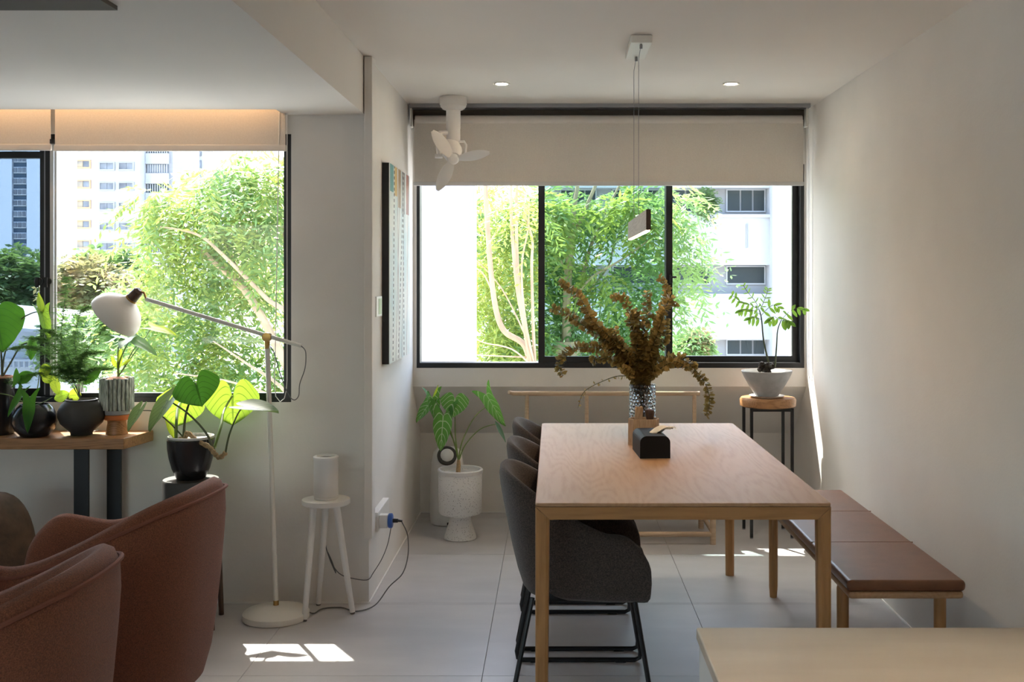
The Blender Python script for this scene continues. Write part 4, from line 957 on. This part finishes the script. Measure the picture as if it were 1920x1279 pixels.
for bi, pp_ in enumerate(paths):
    dy = g.uniform(-.10, .10); n_ = len(pp_)
    pts = [V((VX + g.uniform(-.02, .02), VY + g.uniform(-.02, .02), TZ + .03))] + [V((at(x, y, VY + dy * (i / (n_ - 1))))) for i, (x, y) in enumerate(pp_)]
    p = smooth_path(pts, 7)
    br = MB().tube(p, [.0028 * (1 - .6 * i / (len(p) - 1)) for i in range(len(p))], 5).build('branch', M['stalkd'], t, smooth=True)
    m = MB(); m.uv = []
    tot = sum((p[i + 1] - p[i]).length for i in range(len(p) - 1)); acc = 0; nxt = .17
    thin = bi == 5
    for i in range(len(p) - 1):
        L_ = (p[i + 1] - p[i]).length; d = (p[i + 1] - p[i]).normalized()
        while acc + L_ > nxt:
            q = p[i] + d * (nxt - acc); f = nxt / tot
            if f > .35 or q.z > TZ + .215:
                sz = (.011 if thin else .0195) * (1.1 - .45 * f) * g.uniform(.75, 1.2)
                for kk in range(1 if thin else 4):
                    an = g.uniform(0, 2 * PI); o1 = d.orthogonal().normalized(); o2 = d.cross(o1); out_ = (o1 * math.cos(an) + o2 * math.sin(an) + d * g.uniform(-.1, .5)).normalized()
                    nn = (d * .8 + V(g.normal(0, .5, 3))).normalized(); sd = out_.cross(nn).normalized(); o = len(m.v)
                    cc = q + out_ * sz
                    m.v += [tuple(q), tuple(cc + sd * sz * .7), tuple(q + out_ * sz * 1.5 + sd * sz * .5), tuple(q + out_ * sz * 1.9), tuple(q + out_ * sz * 1.5 - sd * sz * .5), tuple(cc - sd * sz * .7)]
                    m.uv += [(0, 0)] * 6; m.f.append((o, o + 1, o + 2, o + 3, o + 4, o + 5))
            nxt += .0095 if thin else .0062
        acc += L_
    if m.v: o = m.build('leaves', M['euca'], br); o['kind'] = 'stuff'
t = thing('wooden_caddy', 'faceted pale wooden caddy between the vase and tissue box', 'caddy', (.385, 4.70, TZ))
cp = [(.318, 4.70), (.338, 4.655), (.432, 4.655), (.452, 4.70), (.432, 4.745), (.338, 4.745)]
MB().prism(cp, 'Z', TZ, TZ + .012).build('base', M['beigewood'], t)
for i in range(6):
    a, b = V((*cp[i], 0)), V((*cp[(i + 1) % 6], 0)); cen = V((.385, 4.70, 0)); ia, ib = a.lerp(cen, .1), b.lerp(cen, .1)
    MB().prism([(a.x, a.y), (b.x, b.y), (ib.x, ib.y), (ia.x, ia.y)], 'Z', TZ + .012, TZ + .112).build('side', M['beigewood'], t, bevel=.002)
ob = MB().box(-.016, .016, -.008, .008, 0, .145).build('wooden_block', M['beigewood'], base=(0, 0, 0), bevel=.002)
ob.location = (.358, 4.70, TZ + .016); ob.rotation_euler = (0, .06, .3); tag(ob, 'pale wooden block leaning in the caddy', 'block')
ob = MB().lathe([(.012, 0), (.014, .09), (.020, .118), (.018, .135), (0, .139)], (0, 0, 0), 20).build('pepper_grinder', M['walnut'], base=(0, 0, 0), smooth=True)
ob.location = (.412, 4.70, TZ + .0125); tag(ob, 'dark wooden grinder standing in the caddy', 'grinder')
t = thing('tissue_box', 'black round-shouldered tissue box on the dining table', 'tissue box', (.401, 4.335, TZ), math.radians(3))
hw, hh, rr_ = .060, .088, .026
prf = [(-hw, 0), (hw, 0)] + [(hw - rr_ + rr_ * math.cos(math.radians(k * 15)), hh - rr_ + rr_ * math.sin(math.radians(k * 15))) for k in range(7)] + [(-hw + rr_ - rr_ * math.sin(math.radians(k * 15)), hh - rr_ + rr_ * math.cos(math.radians(k * 15))) for k in range(7)]
MB().prism(prf, 'Y', 0, .24).build('box', M['blackwood'], t, shift=False)
m = MB(); m.uv = []
for i in range(9):
    for j in range(9):
        u, v = i / 8 - .5, j / 8
        m.v.append((.01 + u * .05 * (1 - .3 * v) + .075 * v, .10 + .02 * math.sin(u * 9) + .01 * v, hh - .004 + .024 * math.sin(v * 2.2) + .006 * math.sin(u * 14 + v * 3))); m.uv.append((u, v))
for i in range(8):
    for j in range(8): m.f.append((i * 9 + j, i * 9 + j + 1, (i + 1) * 9 + j + 1, (i + 1) * 9 + j))
m.build('tissue', M['tissue'], t, smooth=True, shift=False)

# ------------------------------------------------------------------ outside
GZ = -10.0
struct(MB().box(-260, 200, -200, 400, GZ - .3, GZ).build('floor_ground', M['lawn']))
# outer wall of the next flat standing beside the alcove window
struct(MB().box(-1.42, -.562, 7.84, 8.02, GZ, 9).build('wall_outer', M['facade']))

def tufts(blobs, seed, per=11, rpx=.30):
    """break big crowns into separate hanging tufts"""
    g = np.random.default_rng(seed); out = []
    for (c, rad, n) in blobs:
        k = max(2, n // per)
        d = g.normal(size=(k, 3)); d /= np.linalg.norm(d, axis=1)[:, None]; d *= (g.random(k) ** .4)[:, None]
        for q in d: out.append((tuple(np.array(c) + q * np.array(rad)), (.16, .16, .10), int(per * g.uniform(.6, 1.4))))
    return out
def fronds_mesh(blobs, seed, leaf_len, leaf_w, nleaf=7, scale_len=.34, droop=.5):
    """pinnate sprays filling blobs [(centre, radius xyz, count)]"""
    g = np.random.default_rng(seed); VS = []; cnt = 0
    for (c, rad, n) in blobs:
        d = g.normal(size=(n, 3)); d /= np.linalg.norm(d, axis=1)[:, None]
        r = g.random(n) ** .45
        p = np.array(c) + d * np.array(rad) * r[:, None]
        ax = d * np.array([1, 1, .5]) + g.normal(0, .45, (n, 3)) + np.array([0, 0, -droop * .5]); ax /= np.linalg.norm(ax, axis=1)[:, None]
        side = np.cross(ax, np.array([0, 0, 1.0]) + g.normal(0, .35, (n, 3))); side /= np.linalg.norm(side, axis=1)[:, None]
        L = scale_len * g.uniform(.6, 1.25, n)
        for k in range(nleaf):
            f = (k + .5) / nleaf
            q = p + ax * (L * f)[:, None] + np.array([0, 0, -1.0]) * (droop * L * f * f)[:, None]
            for s in (-1, 1):
                dv = side * s * .8 + ax * .5 + np.array([0, 0, -.25]) + g.normal(0, .15, (n, 3)); dv /= np.linalg.norm(dv, axis=1)[:, None]
                ll = leaf_len * (.7 + .5 * math.sin(PI * f)) * g.uniform(.8, 1.2, n)
                w_ = np.cross(dv, np.cross(ax, side) + g.normal(0, .3, (n, 3))); w_ /= np.linalg.norm(w_, axis=1)[:, None]
                mid = q + dv * (ll * .5)[:, None]
                VS.append(np.stack([q, mid + w_ * leaf_w, q + dv * ll[:, None], mid - w_ * leaf_w], axis=1))
    return np.concatenate(VS).reshape(-1, 3)
def foliage(parent, blobs, seed, mat, leaf_len=.10, leaf_w=.017, nleaf=7, scale_len=.34, droop=.5):
    off = np.array(parent.location)
    vs = fronds_mesh(blobs, seed, leaf_len, leaf_w, nleaf, scale_len, droop) - off
    n = len(vs) // 4; me = bpy.data.meshes.new('foliage')
    me.vertices.add(len(vs)); me.vertices.foreach_set('co', vs.astype(np.float32).ravel())
    me.loops.add(n * 4); me.loops.foreach_set('vertex_index', np.arange(n * 4, dtype=np.int32))
    me.polygons.add(n); me.polygons.foreach_set('loop_start', np.arange(0, n * 4, 4, dtype=np.int32)); me.polygons.foreach_set('loop_total', np.full(n, 4, dtype=np.int32))
    me.update(); me.materials.append(mat)
    o = bpy.data.objects.new('foliage', me); COL.objects.link(o); o.parent = parent; o['kind'] = 'stuff'
    return o
LIMB = .5
def limbs(parent, lst, mat, name='branch'):
    for pts, r0, r1 in lst:
        p = smooth_path([at(*q) for q in pts], 6); n = len(p)
        MB().tube(p, [LIMB * (r0 + (r1 - r0) * i / (n - 1)) for i in range(n)], 8).build(name, mat, parent, smooth=True)
def bl(x, y, Y, rx, ry, n, rd=None):
    c = at(x, y, Y); s = Y / F_PX; return (tuple(c), (rx * s, (rd if rd else (rx + ry) * .5 * s), ry * s), n)

# big sunny tree outside the left window
Y1 = 11.5
b0 = at(650, 900, Y1)
tA = thing('sunlit_tree', 'big sunlit yellow-green tree filling the left window', 'tree', (b0.x, Y1, GZ))
MB().tube([(b0.x + .3, Y1, GZ), (b0.x + .1, Y1, GZ + 5), tuple(b0)], [.26, .2, .15], 10).build('trunk', M['trunk'], tA, smooth=True)
limbs(tA, [([(650, 900, Y1), (545, 700, Y1), (470, 560, Y1), (400, 490, Y1), (345, 440, Y1)], .13, .03),
           ([(640, 880, Y1), (560, 620, Y1 - .3), (500, 560, Y1 - .3), (420, 480, Y1 - .4), (370, 440, Y1 - .4), (300, 425, Y1 - .4)], .07, .015),
           ([(640, 890, Y1), (540, 740, Y1 - .4), (460, 680, Y1 - .5), (400, 640, Y1 - .5)], .05, .012),
           ([(640, 890, Y1), (530, 760, Y1 - .6), (440, 718, Y1 - .7), (330, 700, Y1 - .7)], .04, .012),
           ([(650, 880, Y1), (548, 560, Y1 + .3), (530, 420, Y1 + .3), (500, 330, Y1 + .3)], .06, .015),
           ([(470, 560, Y1), (430, 470, Y1 + .2), (390, 380, Y1 + .2)], .03, .01)], M['trunk'])
bA = [bl(330, 385, Y1, 70, 38, 300), bl(420, 335, Y1, 70, 45, 330), bl(500, 330, Y1 + .3, 55, 55, 300), bl(300, 430, Y1 - .2, 45, 32, 170), bl(400, 440, Y1 + .3, 75, 50, 350), bl(490, 440, Y1, 55, 50, 260),
      bl(330, 520, Y1 + .5, 60, 48, 260), bl(430, 540, Y1 + .5, 70, 50, 280), bl(510, 530, Y1 + .6, 45, 60, 200), bl(300, 600, Y1 + .6, 55, 40, 220), bl(390, 620, Y1 + .5, 70, 40, 260), bl(490, 640, Y1 + .6, 60, 45, 230), bl(310, 690, Y1 + .4, 70, 45, 280), bl(430, 700, Y1 + .6, 80, 35, 300), bl(530, 720, Y1 + .4, 60, 40, 200), bl(270, 660, Y1 + .5, 40, 40, 130)]
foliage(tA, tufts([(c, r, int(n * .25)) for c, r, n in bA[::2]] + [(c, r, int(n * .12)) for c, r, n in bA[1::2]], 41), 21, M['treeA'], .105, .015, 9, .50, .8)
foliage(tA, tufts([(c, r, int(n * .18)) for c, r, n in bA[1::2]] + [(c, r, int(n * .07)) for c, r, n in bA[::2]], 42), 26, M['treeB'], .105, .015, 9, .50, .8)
# tree with pale trunks behind the alcove window, left bay
Y2 = 12.5
b0 = at(1000, 720, Y2)
tB = thing('pale_trunk_tree', 'pale multi-trunk tree seen through the open left bay of the alcove window', 'tree', (b0.x, Y2, GZ))
MB().tube([(b0.x, Y2, GZ), (b0.x, Y2, GZ + 5), tuple(b0)], [.3, .25, .2], 10).build('trunk', M['trunk'], tB, smooth=True)
limbs(tB, [([(1000, 720, Y2), (985, 650, Y2), (945, 620, Y2), (928, 570, Y2), (918, 480, Y2), (910, 350, Y2), (905, 250, Y2)], .075, .05),
           ([(1000, 720, Y2), (985, 620, Y2 - .1), (970, 540, Y2 - .1), (960, 430, Y2 - .1), (958, 330, Y2 - .1)], .06, .03),
           ([(1002, 720, Y2), (990, 640, Y2 + .2), (973, 540, Y2 + .2), (968, 400, Y2 + .2), (972, 300, Y2 + .2)], .055, .03),
           ([(1005, 720, Y2), (1000, 620, Y2), (997, 500, Y2), (998, 450, Y2), (985, 400, Y2), (980, 340, Y2)], .04, .02),
           ([(1005, 700, Y2), (985, 600, Y2 - .2), (978, 500, Y2 - .2), (990, 430, Y2 - .2), (992, 370, Y2 - .2)], .03, .015),
           ([(928, 560, Y2), (905, 512, Y2), (870, 495, Y2)], .022, .012), ([(990, 640, Y2), (940, 540, Y2 + .3), (880, 475, Y2 + .3)], .02, .01),
           ([(1000, 690, Y2), (960, 655, Y2 - .3), (900, 640, Y2 - .3), (870, 610, Y2 - .3)], .02, .01), ([(990, 670, Y2), (940, 668, Y2 - .2), (880, 665, Y2 - .2)], .02, .01)], M['trunk'])
bB = [bl(930, 380, Y2 + .8, 60, 60, 260), bl(990, 380, Y2 + .9, 40, 50, 170), bl(920, 470, Y2 + 1.0, 55, 45, 220), bl(985, 480, Y2 + 1.0, 40, 50, 150), bl(910, 560, Y2 + 1.1, 45, 45, 170), bl(970, 590, Y2 + 1.2, 50, 40, 150), bl(915, 640, Y2 + .8, 45, 40, 200), bl(980, 660, Y2 + .8, 45, 35, 170), bl(990, 370, Y2 - .4, 35, 28, 70)]
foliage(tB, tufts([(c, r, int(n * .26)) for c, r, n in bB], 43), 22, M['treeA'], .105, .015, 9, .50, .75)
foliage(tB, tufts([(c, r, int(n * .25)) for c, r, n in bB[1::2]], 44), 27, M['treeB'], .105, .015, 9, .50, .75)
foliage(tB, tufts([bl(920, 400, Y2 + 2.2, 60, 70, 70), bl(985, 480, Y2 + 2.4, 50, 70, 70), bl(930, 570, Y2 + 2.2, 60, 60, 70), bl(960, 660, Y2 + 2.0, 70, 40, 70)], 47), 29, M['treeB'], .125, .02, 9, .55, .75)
# darker tree in front of the white building
Y3 = 14.0
b0 = at(1062, 640, Y3)
tC = thing('spreading_tree', 'green spreading tree behind the middle pane of the alcove window', 'tree', (b0.x, Y3, GZ))
MB().tube([(b0.x, Y3, GZ), (b0.x + .1, Y3, GZ + 5), tuple(b0)], [.34, .28, .18], 10).build('trunk', M['trunk'], tC, smooth=True)
limbs(tC, [([(1062, 640, Y3), (1064, 540, Y3), (1070, 460, Y3), (1072, 430, Y3), (1078, 380, Y3), (1086, 330, Y3)], .12, .04),
           ([(1070, 450, Y3), (1085, 420, Y3), (1105, 375, Y3), (1120, 340, Y3)], .06, .04),
           ([(1072, 620, Y3 + .2), (1090, 530, Y3 + .2), (1105, 470, Y3 + .2), (1125, 420, Y3 + .2), (1145, 380, Y3 + .2), (1165, 340, Y3 + .2)], .06, .025),
           ([(1075, 560, Y3 - .3), (1110, 520, Y3 - .3), (1160, 490, Y3 - .3), (1210, 455, Y3 - .3), (1250, 420, Y3 - .3)], .035, .012),
           ([(1085, 570, Y3), (1140, 500, Y3 + .4), (1150, 460, Y3 + .4), (1165, 435, Y3 + .4)], .03, .010),
           ([(1065, 520, Y3), (1045, 470, Y3), (1030, 400, Y3), (1020, 360, Y3)], .03, .012)], M['trunk'])
bC = [bl(1050, 380, Y3 + .4, 40, 45, 190), bl(1110, 375, Y3 + .6, 60, 45, 260), bl(1180, 380, Y3 + .3, 60, 50, 280), bl(1240, 380, Y3, 50, 50, 220), bl(1275, 410, Y3 - .2, 30, 50, 170), bl(1215, 470, Y3, 30, 20, 60), bl(1255, 490, Y3, 28, 34, 100), bl(1285, 520, Y3 - .2, 24, 34, 90), bl(1050, 540, Y3 + .5, 42, 60, 260), bl(1110, 560, Y3 + .6, 55, 45, 240), bl(1180, 540, Y3 + .2, 60, 40, 200), bl(1240, 560, Y3, 40, 45, 150), bl(1060, 630, Y3 + .3, 55, 45, 240), bl(1130, 640, Y3 + .4, 65, 40, 240), bl(1210, 630, Y3 + .2, 55, 40, 200), bl(1262, 600, Y3, 22, 30, 60), bl(1060, 480, Y3 + .7, 40, 40, 130)]
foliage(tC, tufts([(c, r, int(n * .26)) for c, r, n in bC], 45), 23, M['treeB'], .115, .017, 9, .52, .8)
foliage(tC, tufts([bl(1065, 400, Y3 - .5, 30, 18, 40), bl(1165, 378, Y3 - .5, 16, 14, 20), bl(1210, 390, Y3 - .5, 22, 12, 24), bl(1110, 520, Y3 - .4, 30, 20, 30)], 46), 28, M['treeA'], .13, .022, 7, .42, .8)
# small bushes against the white building
for (x, y, Y, rx, ry, n, mk, lab) in ((1300, 648, 30, 24, 20, 220, 'treeB', 'small green bush with rusty tips below the white building windows'), (1322, 378, 43, 14, 22, 160, 'treeC', 'wispy ledge plant growing on the white building')):
    p = at(x, y, Y); tt = thing('bush', lab, 'bush', (p.x, Y, p.z - ry * Y / F_PX))
    foliage(tt, [bl(x, y, Y, rx, ry, n)], 31, M[mk], .16, .03, 6, .4, .3)
    if Y == 30: o_ = foliage(tt, [bl(1308, 636, 29.8, 14, 6, 60)], 32, M['treeO'], .14, .03, 6, .35, .3); o_.name = 'rusty_tips'
    MB().tube([(p.x, Y, p.z - ry * Y / F_PX), (p.x, Y, p.z)], [.05, .02], 6).build('stem', M['trunkd'], tt)
# distant trees by the left window
for (x, y, Y, rx, ry, n, mk, lab) in ((40, 540, 34, 60, 60, 900, 'treeC', 'dark distant tree behind the tinted left pane'), (165, 545, 30, 62, 55, 620, 'treeO', 'rusty-leaved tree behind the lamp shade'), (200, 505, 42, 60, 28, 500, 'treeC', 'low grey-green treetops in front of the white tower'), (150, 640, 20, 70, 45, 420, 'treeC', 'soft green shrub crown behind the fern'), (240, 600, 18, 45, 55, 420, 'treeB', 'green treetop behind the floor lamp arm'), (-75, 520, 46, 45, 60, 600, 'treeC', 'dark distant tree at the far left edge of the window')):
    p = at(x, y, Y); tt = thing('distant_tree', lab, 'tree', (p.x, Y, GZ))
    s = Y / 34
    foliage(tt, [bl(x, y, Y, rx, ry, n)], int(x) + 100, M[mk], .24 * s, .05 * s, 6, .6 * s, .4)
    MB().tube([(p.x, Y, GZ), (p.x, Y, p.z)], [.25 * s, .1 * s], 7).build('trunk', M['trunkd'], tt)
# low covered walkway with a white balustrade
t = thing('covered_walkway', 'pale low roof with white balustrade outside the left window', 'walkway', (-11.5, 24, GZ))
YK = 24.0
def Q(x, y): return at(x, y, YK)
a, b = Q(-140, 604), Q(118, 628)
MB().add([Q(-140, 600), Q(118, 622), Q(118, 628), Q(-140, 606), Q(-140, 600) + V((0, 3, .3)), Q(118, 622) + V((0, 3, .3)), Q(118, 628) + V((0, 3, .3)), Q(-140, 606) + V((0, 3, .3))], [(0, 1, 2, 3), (4, 7, 6, 5), (0, 4, 5, 1), (3, 2, 6, 7), (0, 3, 7, 4), (1, 5, 6, 2)]).build('roof_slab', M['facade'], t)
p0, p1 = Q(-140, 690), Q(118, 690)
MB().box(p0.x, p1.x, YK + .3, YK + 3, GZ, Q(0, 690).z).build('deck', M['road'], t)
MB().box(p0.x, p1.x, YK, YK + .1, Q(0, 678).z, Q(0, 674).z).build('top_rail', M['facade'], t)
for k in range(26):
    x = p0.x + (p1.x - p0.x) * (k + .5) / 26
    MB().box(x - .02, x + .02, YK + .03, YK + .07, Q(0, 690).z, Q(0, 678).z).build('baluster', M['facade'], t)
MB().box(p0.x, p1.x, YK + 3.0, YK + 3.1, GZ, Q(0, 606).z).build('wall', M['bluefac'], t)

# white office building behind the alcove window
YB = 44.0; S = YB / F_PX
t = thing('white_building', 'white building with long parapets and dark windows behind the alcove window', 'building', (4, YB, GZ))
def bx(x0, x1): return at(x0, 500, YB).x, at(x1, 500, YB).x
def bz(y0, y1): return at(1200, y1, YB).z, at(1200, y0, YB).z
X0, X1 = bx(1000, 1443)
MB().box(X0, X1, YB + .8, YB + 8, GZ, 12).build('wall', M['facadeg'], t)
for (y0, y1) in ((270, 352), (408, 497), (557, 637), (700, 790)):
    z0, z1 = bz(y0, y1); pr = MB().box(X0, X1, YB, YB + .8, z0, z1).build('parapet', M['facade'], t)
    z0, z1 = bz(y0 - 6, y0); MB().box(X0, X1, YB - .12, YB + .85, z0, z1).build('coping', M['facade'], pr)
c0_, c1_ = bx(1443, 1473); MB().box(c0_, c1_, YB - .6, YB + 8, GZ, 14).build('column', M['facade'], t)
for (y0, y1) in ((352, 396), (498, 534), (638, 669)):
    for (x0, x1, np_) in ((1050, 1120, 3), (1150, 1240, 3), (1262, 1337, 3), (1367, 1442, 3)):
        xa, xb = bx(x0, x1); za, zb = bz(y0, y1)
        wf = frame_rect(MB(), xa, xb, za, zb, YB + .72, YB + .80, .05, .05, .06, .05).build('window', M['facade'], t)
        nn = 1 if (y0 == 498) else np_
        for k in range(nn):
            wa = xa + .05 + (xb - xa - .1) * k / nn + (.07 if k else 0); wb = xa + .05 + (xb - xa - .1) * (k + 1) / nn
            MB().box(wa, wb, YB + .75, YB + .79, za + .06, zb - .05).build('pane', M['panedark'], wf)
xa, _ = bx(1400, 1400); z0, z1 = bz(420, 465); MB().tube([(xa, YB - .03, z0), (xa, YB - .03, z1)], .035, 8).build('drain_pipe', M['facadeg'], t)

# white housing tower far behind the left window
YT = 150.0; ST = YT / F_PX
t = thing('housing_tower', 'white housing tower with rows of windows behind the left window', 'building', (-60, YT, GZ))
def T(x, y): return at(x, y, YT)
MB().box(T(100, 0).x, T(262, 0).x, YT, YT + 14, GZ, 50).build('wall', M['facade'], t)
MB().box(T(262, 0).x, T(312, 0).x, YT + 2.5, YT + 14, GZ, 50).build('recessed_wall', M['facadeg'], t)
for (x0, x1, mk, fk) in ((104, 123, 'panetan', 'orangeframe'), (141, 171, 'panetan', 'orangeframe'), (186, 216, 'panegrey', 'facadeg'), (222, 252, 'panegrey', 'facadeg')):
    for k in range(-3, 6):
        yc = 308 + 37.6 * k + (4 if x0 > 180 else 0); h = 8.2
        xa, xb = T(x0, 0).x, T(x1, 0).x; za, zb = T(0, yc + h).z, T(0, yc - h).z
        wf = frame_rect(MB(), xa, xb, za, zb, YT - .25, YT + .05, .18, .18, .2, .15).build('window', M[fk], t)
        for q in range(2):
            wa = xa + .18 + (xb - xa - .36) * q / 2 + (.06 if q else 0); wb = xa + .18 + (xb - xa - .36) * (q + 1) / 2
            MB().box(wa, wb, YT - .12, YT - .02, za + .2, zb - .15).build('pane', M[mk if q == 0 else 'panegrey'], wf)
for k in range(-3, 6):
    yc = 313 + 37.6 * k; xa, xb = T(264, 0).x, T(304, 0).x
    za, zb = T(0, yc + 8).z, T(0, yc - 8).z
    wf = MB().box(xa, xb, YT + 2.3, YT + 2.5, za, zb).build('window', M['panedark' if k % 2 else 'panegrey'], t)
    for q in range(9): x = xa + (xb - xa) * (q + .5) / 9; MB().box(x - .06, x + .06, YT + 2.2, YT + 2.3, za, zb).build('mullion', M['facade'], wf)
    zc, zd = T(0, yc + 29).z, T(0, yc + 9).z
    MB().box(xa - .1, xb + .1, YT + 1.9, YT + 2.5, zc, zd).build('parapet', M['facade'], t)
# slim tower behind the tinted pane
YN = 120.0
t = thing('slim_tower', 'pale blue slim tower with a dark window stack behind the tinted pane', 'building', (-58, YN, GZ))
def N_(x, y): return at(x, y, YN)
MB().box(N_(-120, 0).x, N_(22, 0).x, YN, YN + 10, GZ, 50).build('wall', M['bluefac'], t)
MB().box(N_(22, 0).x, N_(50, 0).x, YN + .4, YN + 10, GZ, 50).build('window_bay', M['navy'], t)
MB().box(N_(50, 0).x, N_(70, 0).x, YN, YN + 10, GZ, 50).build('wall', M['bluefac'], t)
for k in range(-4, 9):
    yc = 298 + 20.6 * k; xa, xb = N_(24, 0).x, N_(48, 0).x
    wf = MB().box(xa, xb, YN + .15, YN + .4, N_(0, yc + 6).z, N_(0, yc - 6).z).build('window', M['bluefac'], t)
    for q in range(3): wa = xa + (xb - xa) * (q + .12) / 3; wb = xa + (xb - xa) * (q + .88) / 3; MB().box(wa, wb, YN + .05, YN + .15, N_(0, yc + 4.6).z, N_(0, yc - 4.6).z).build('pane', M['panegrey'], wf)
# farther block peeking over the tree
t = thing('far_block', 'distant block with bluish windows above the sunlit tree', 'building', (-70, 210, GZ))
YF = 210.0
MB().box(at(312, 0, YF).x, at(400, 0, YF).x, YF, YF + 12, GZ, 60).build('wall', M['facade'], t)
for k, (x0, x1) in enumerate(((318, 328), (332, 348), (362, 378))):
    for q in range(5):
        yc = 255 + q * 24 + k * 3
        MB().box(at(x0, 0, YF).x, at(x1, 0, YF).x, YF - .6, YF, at(0, yc + 8, YF).z, at(0, yc - 8, YF).z).build('window', M['panegrey'], t)
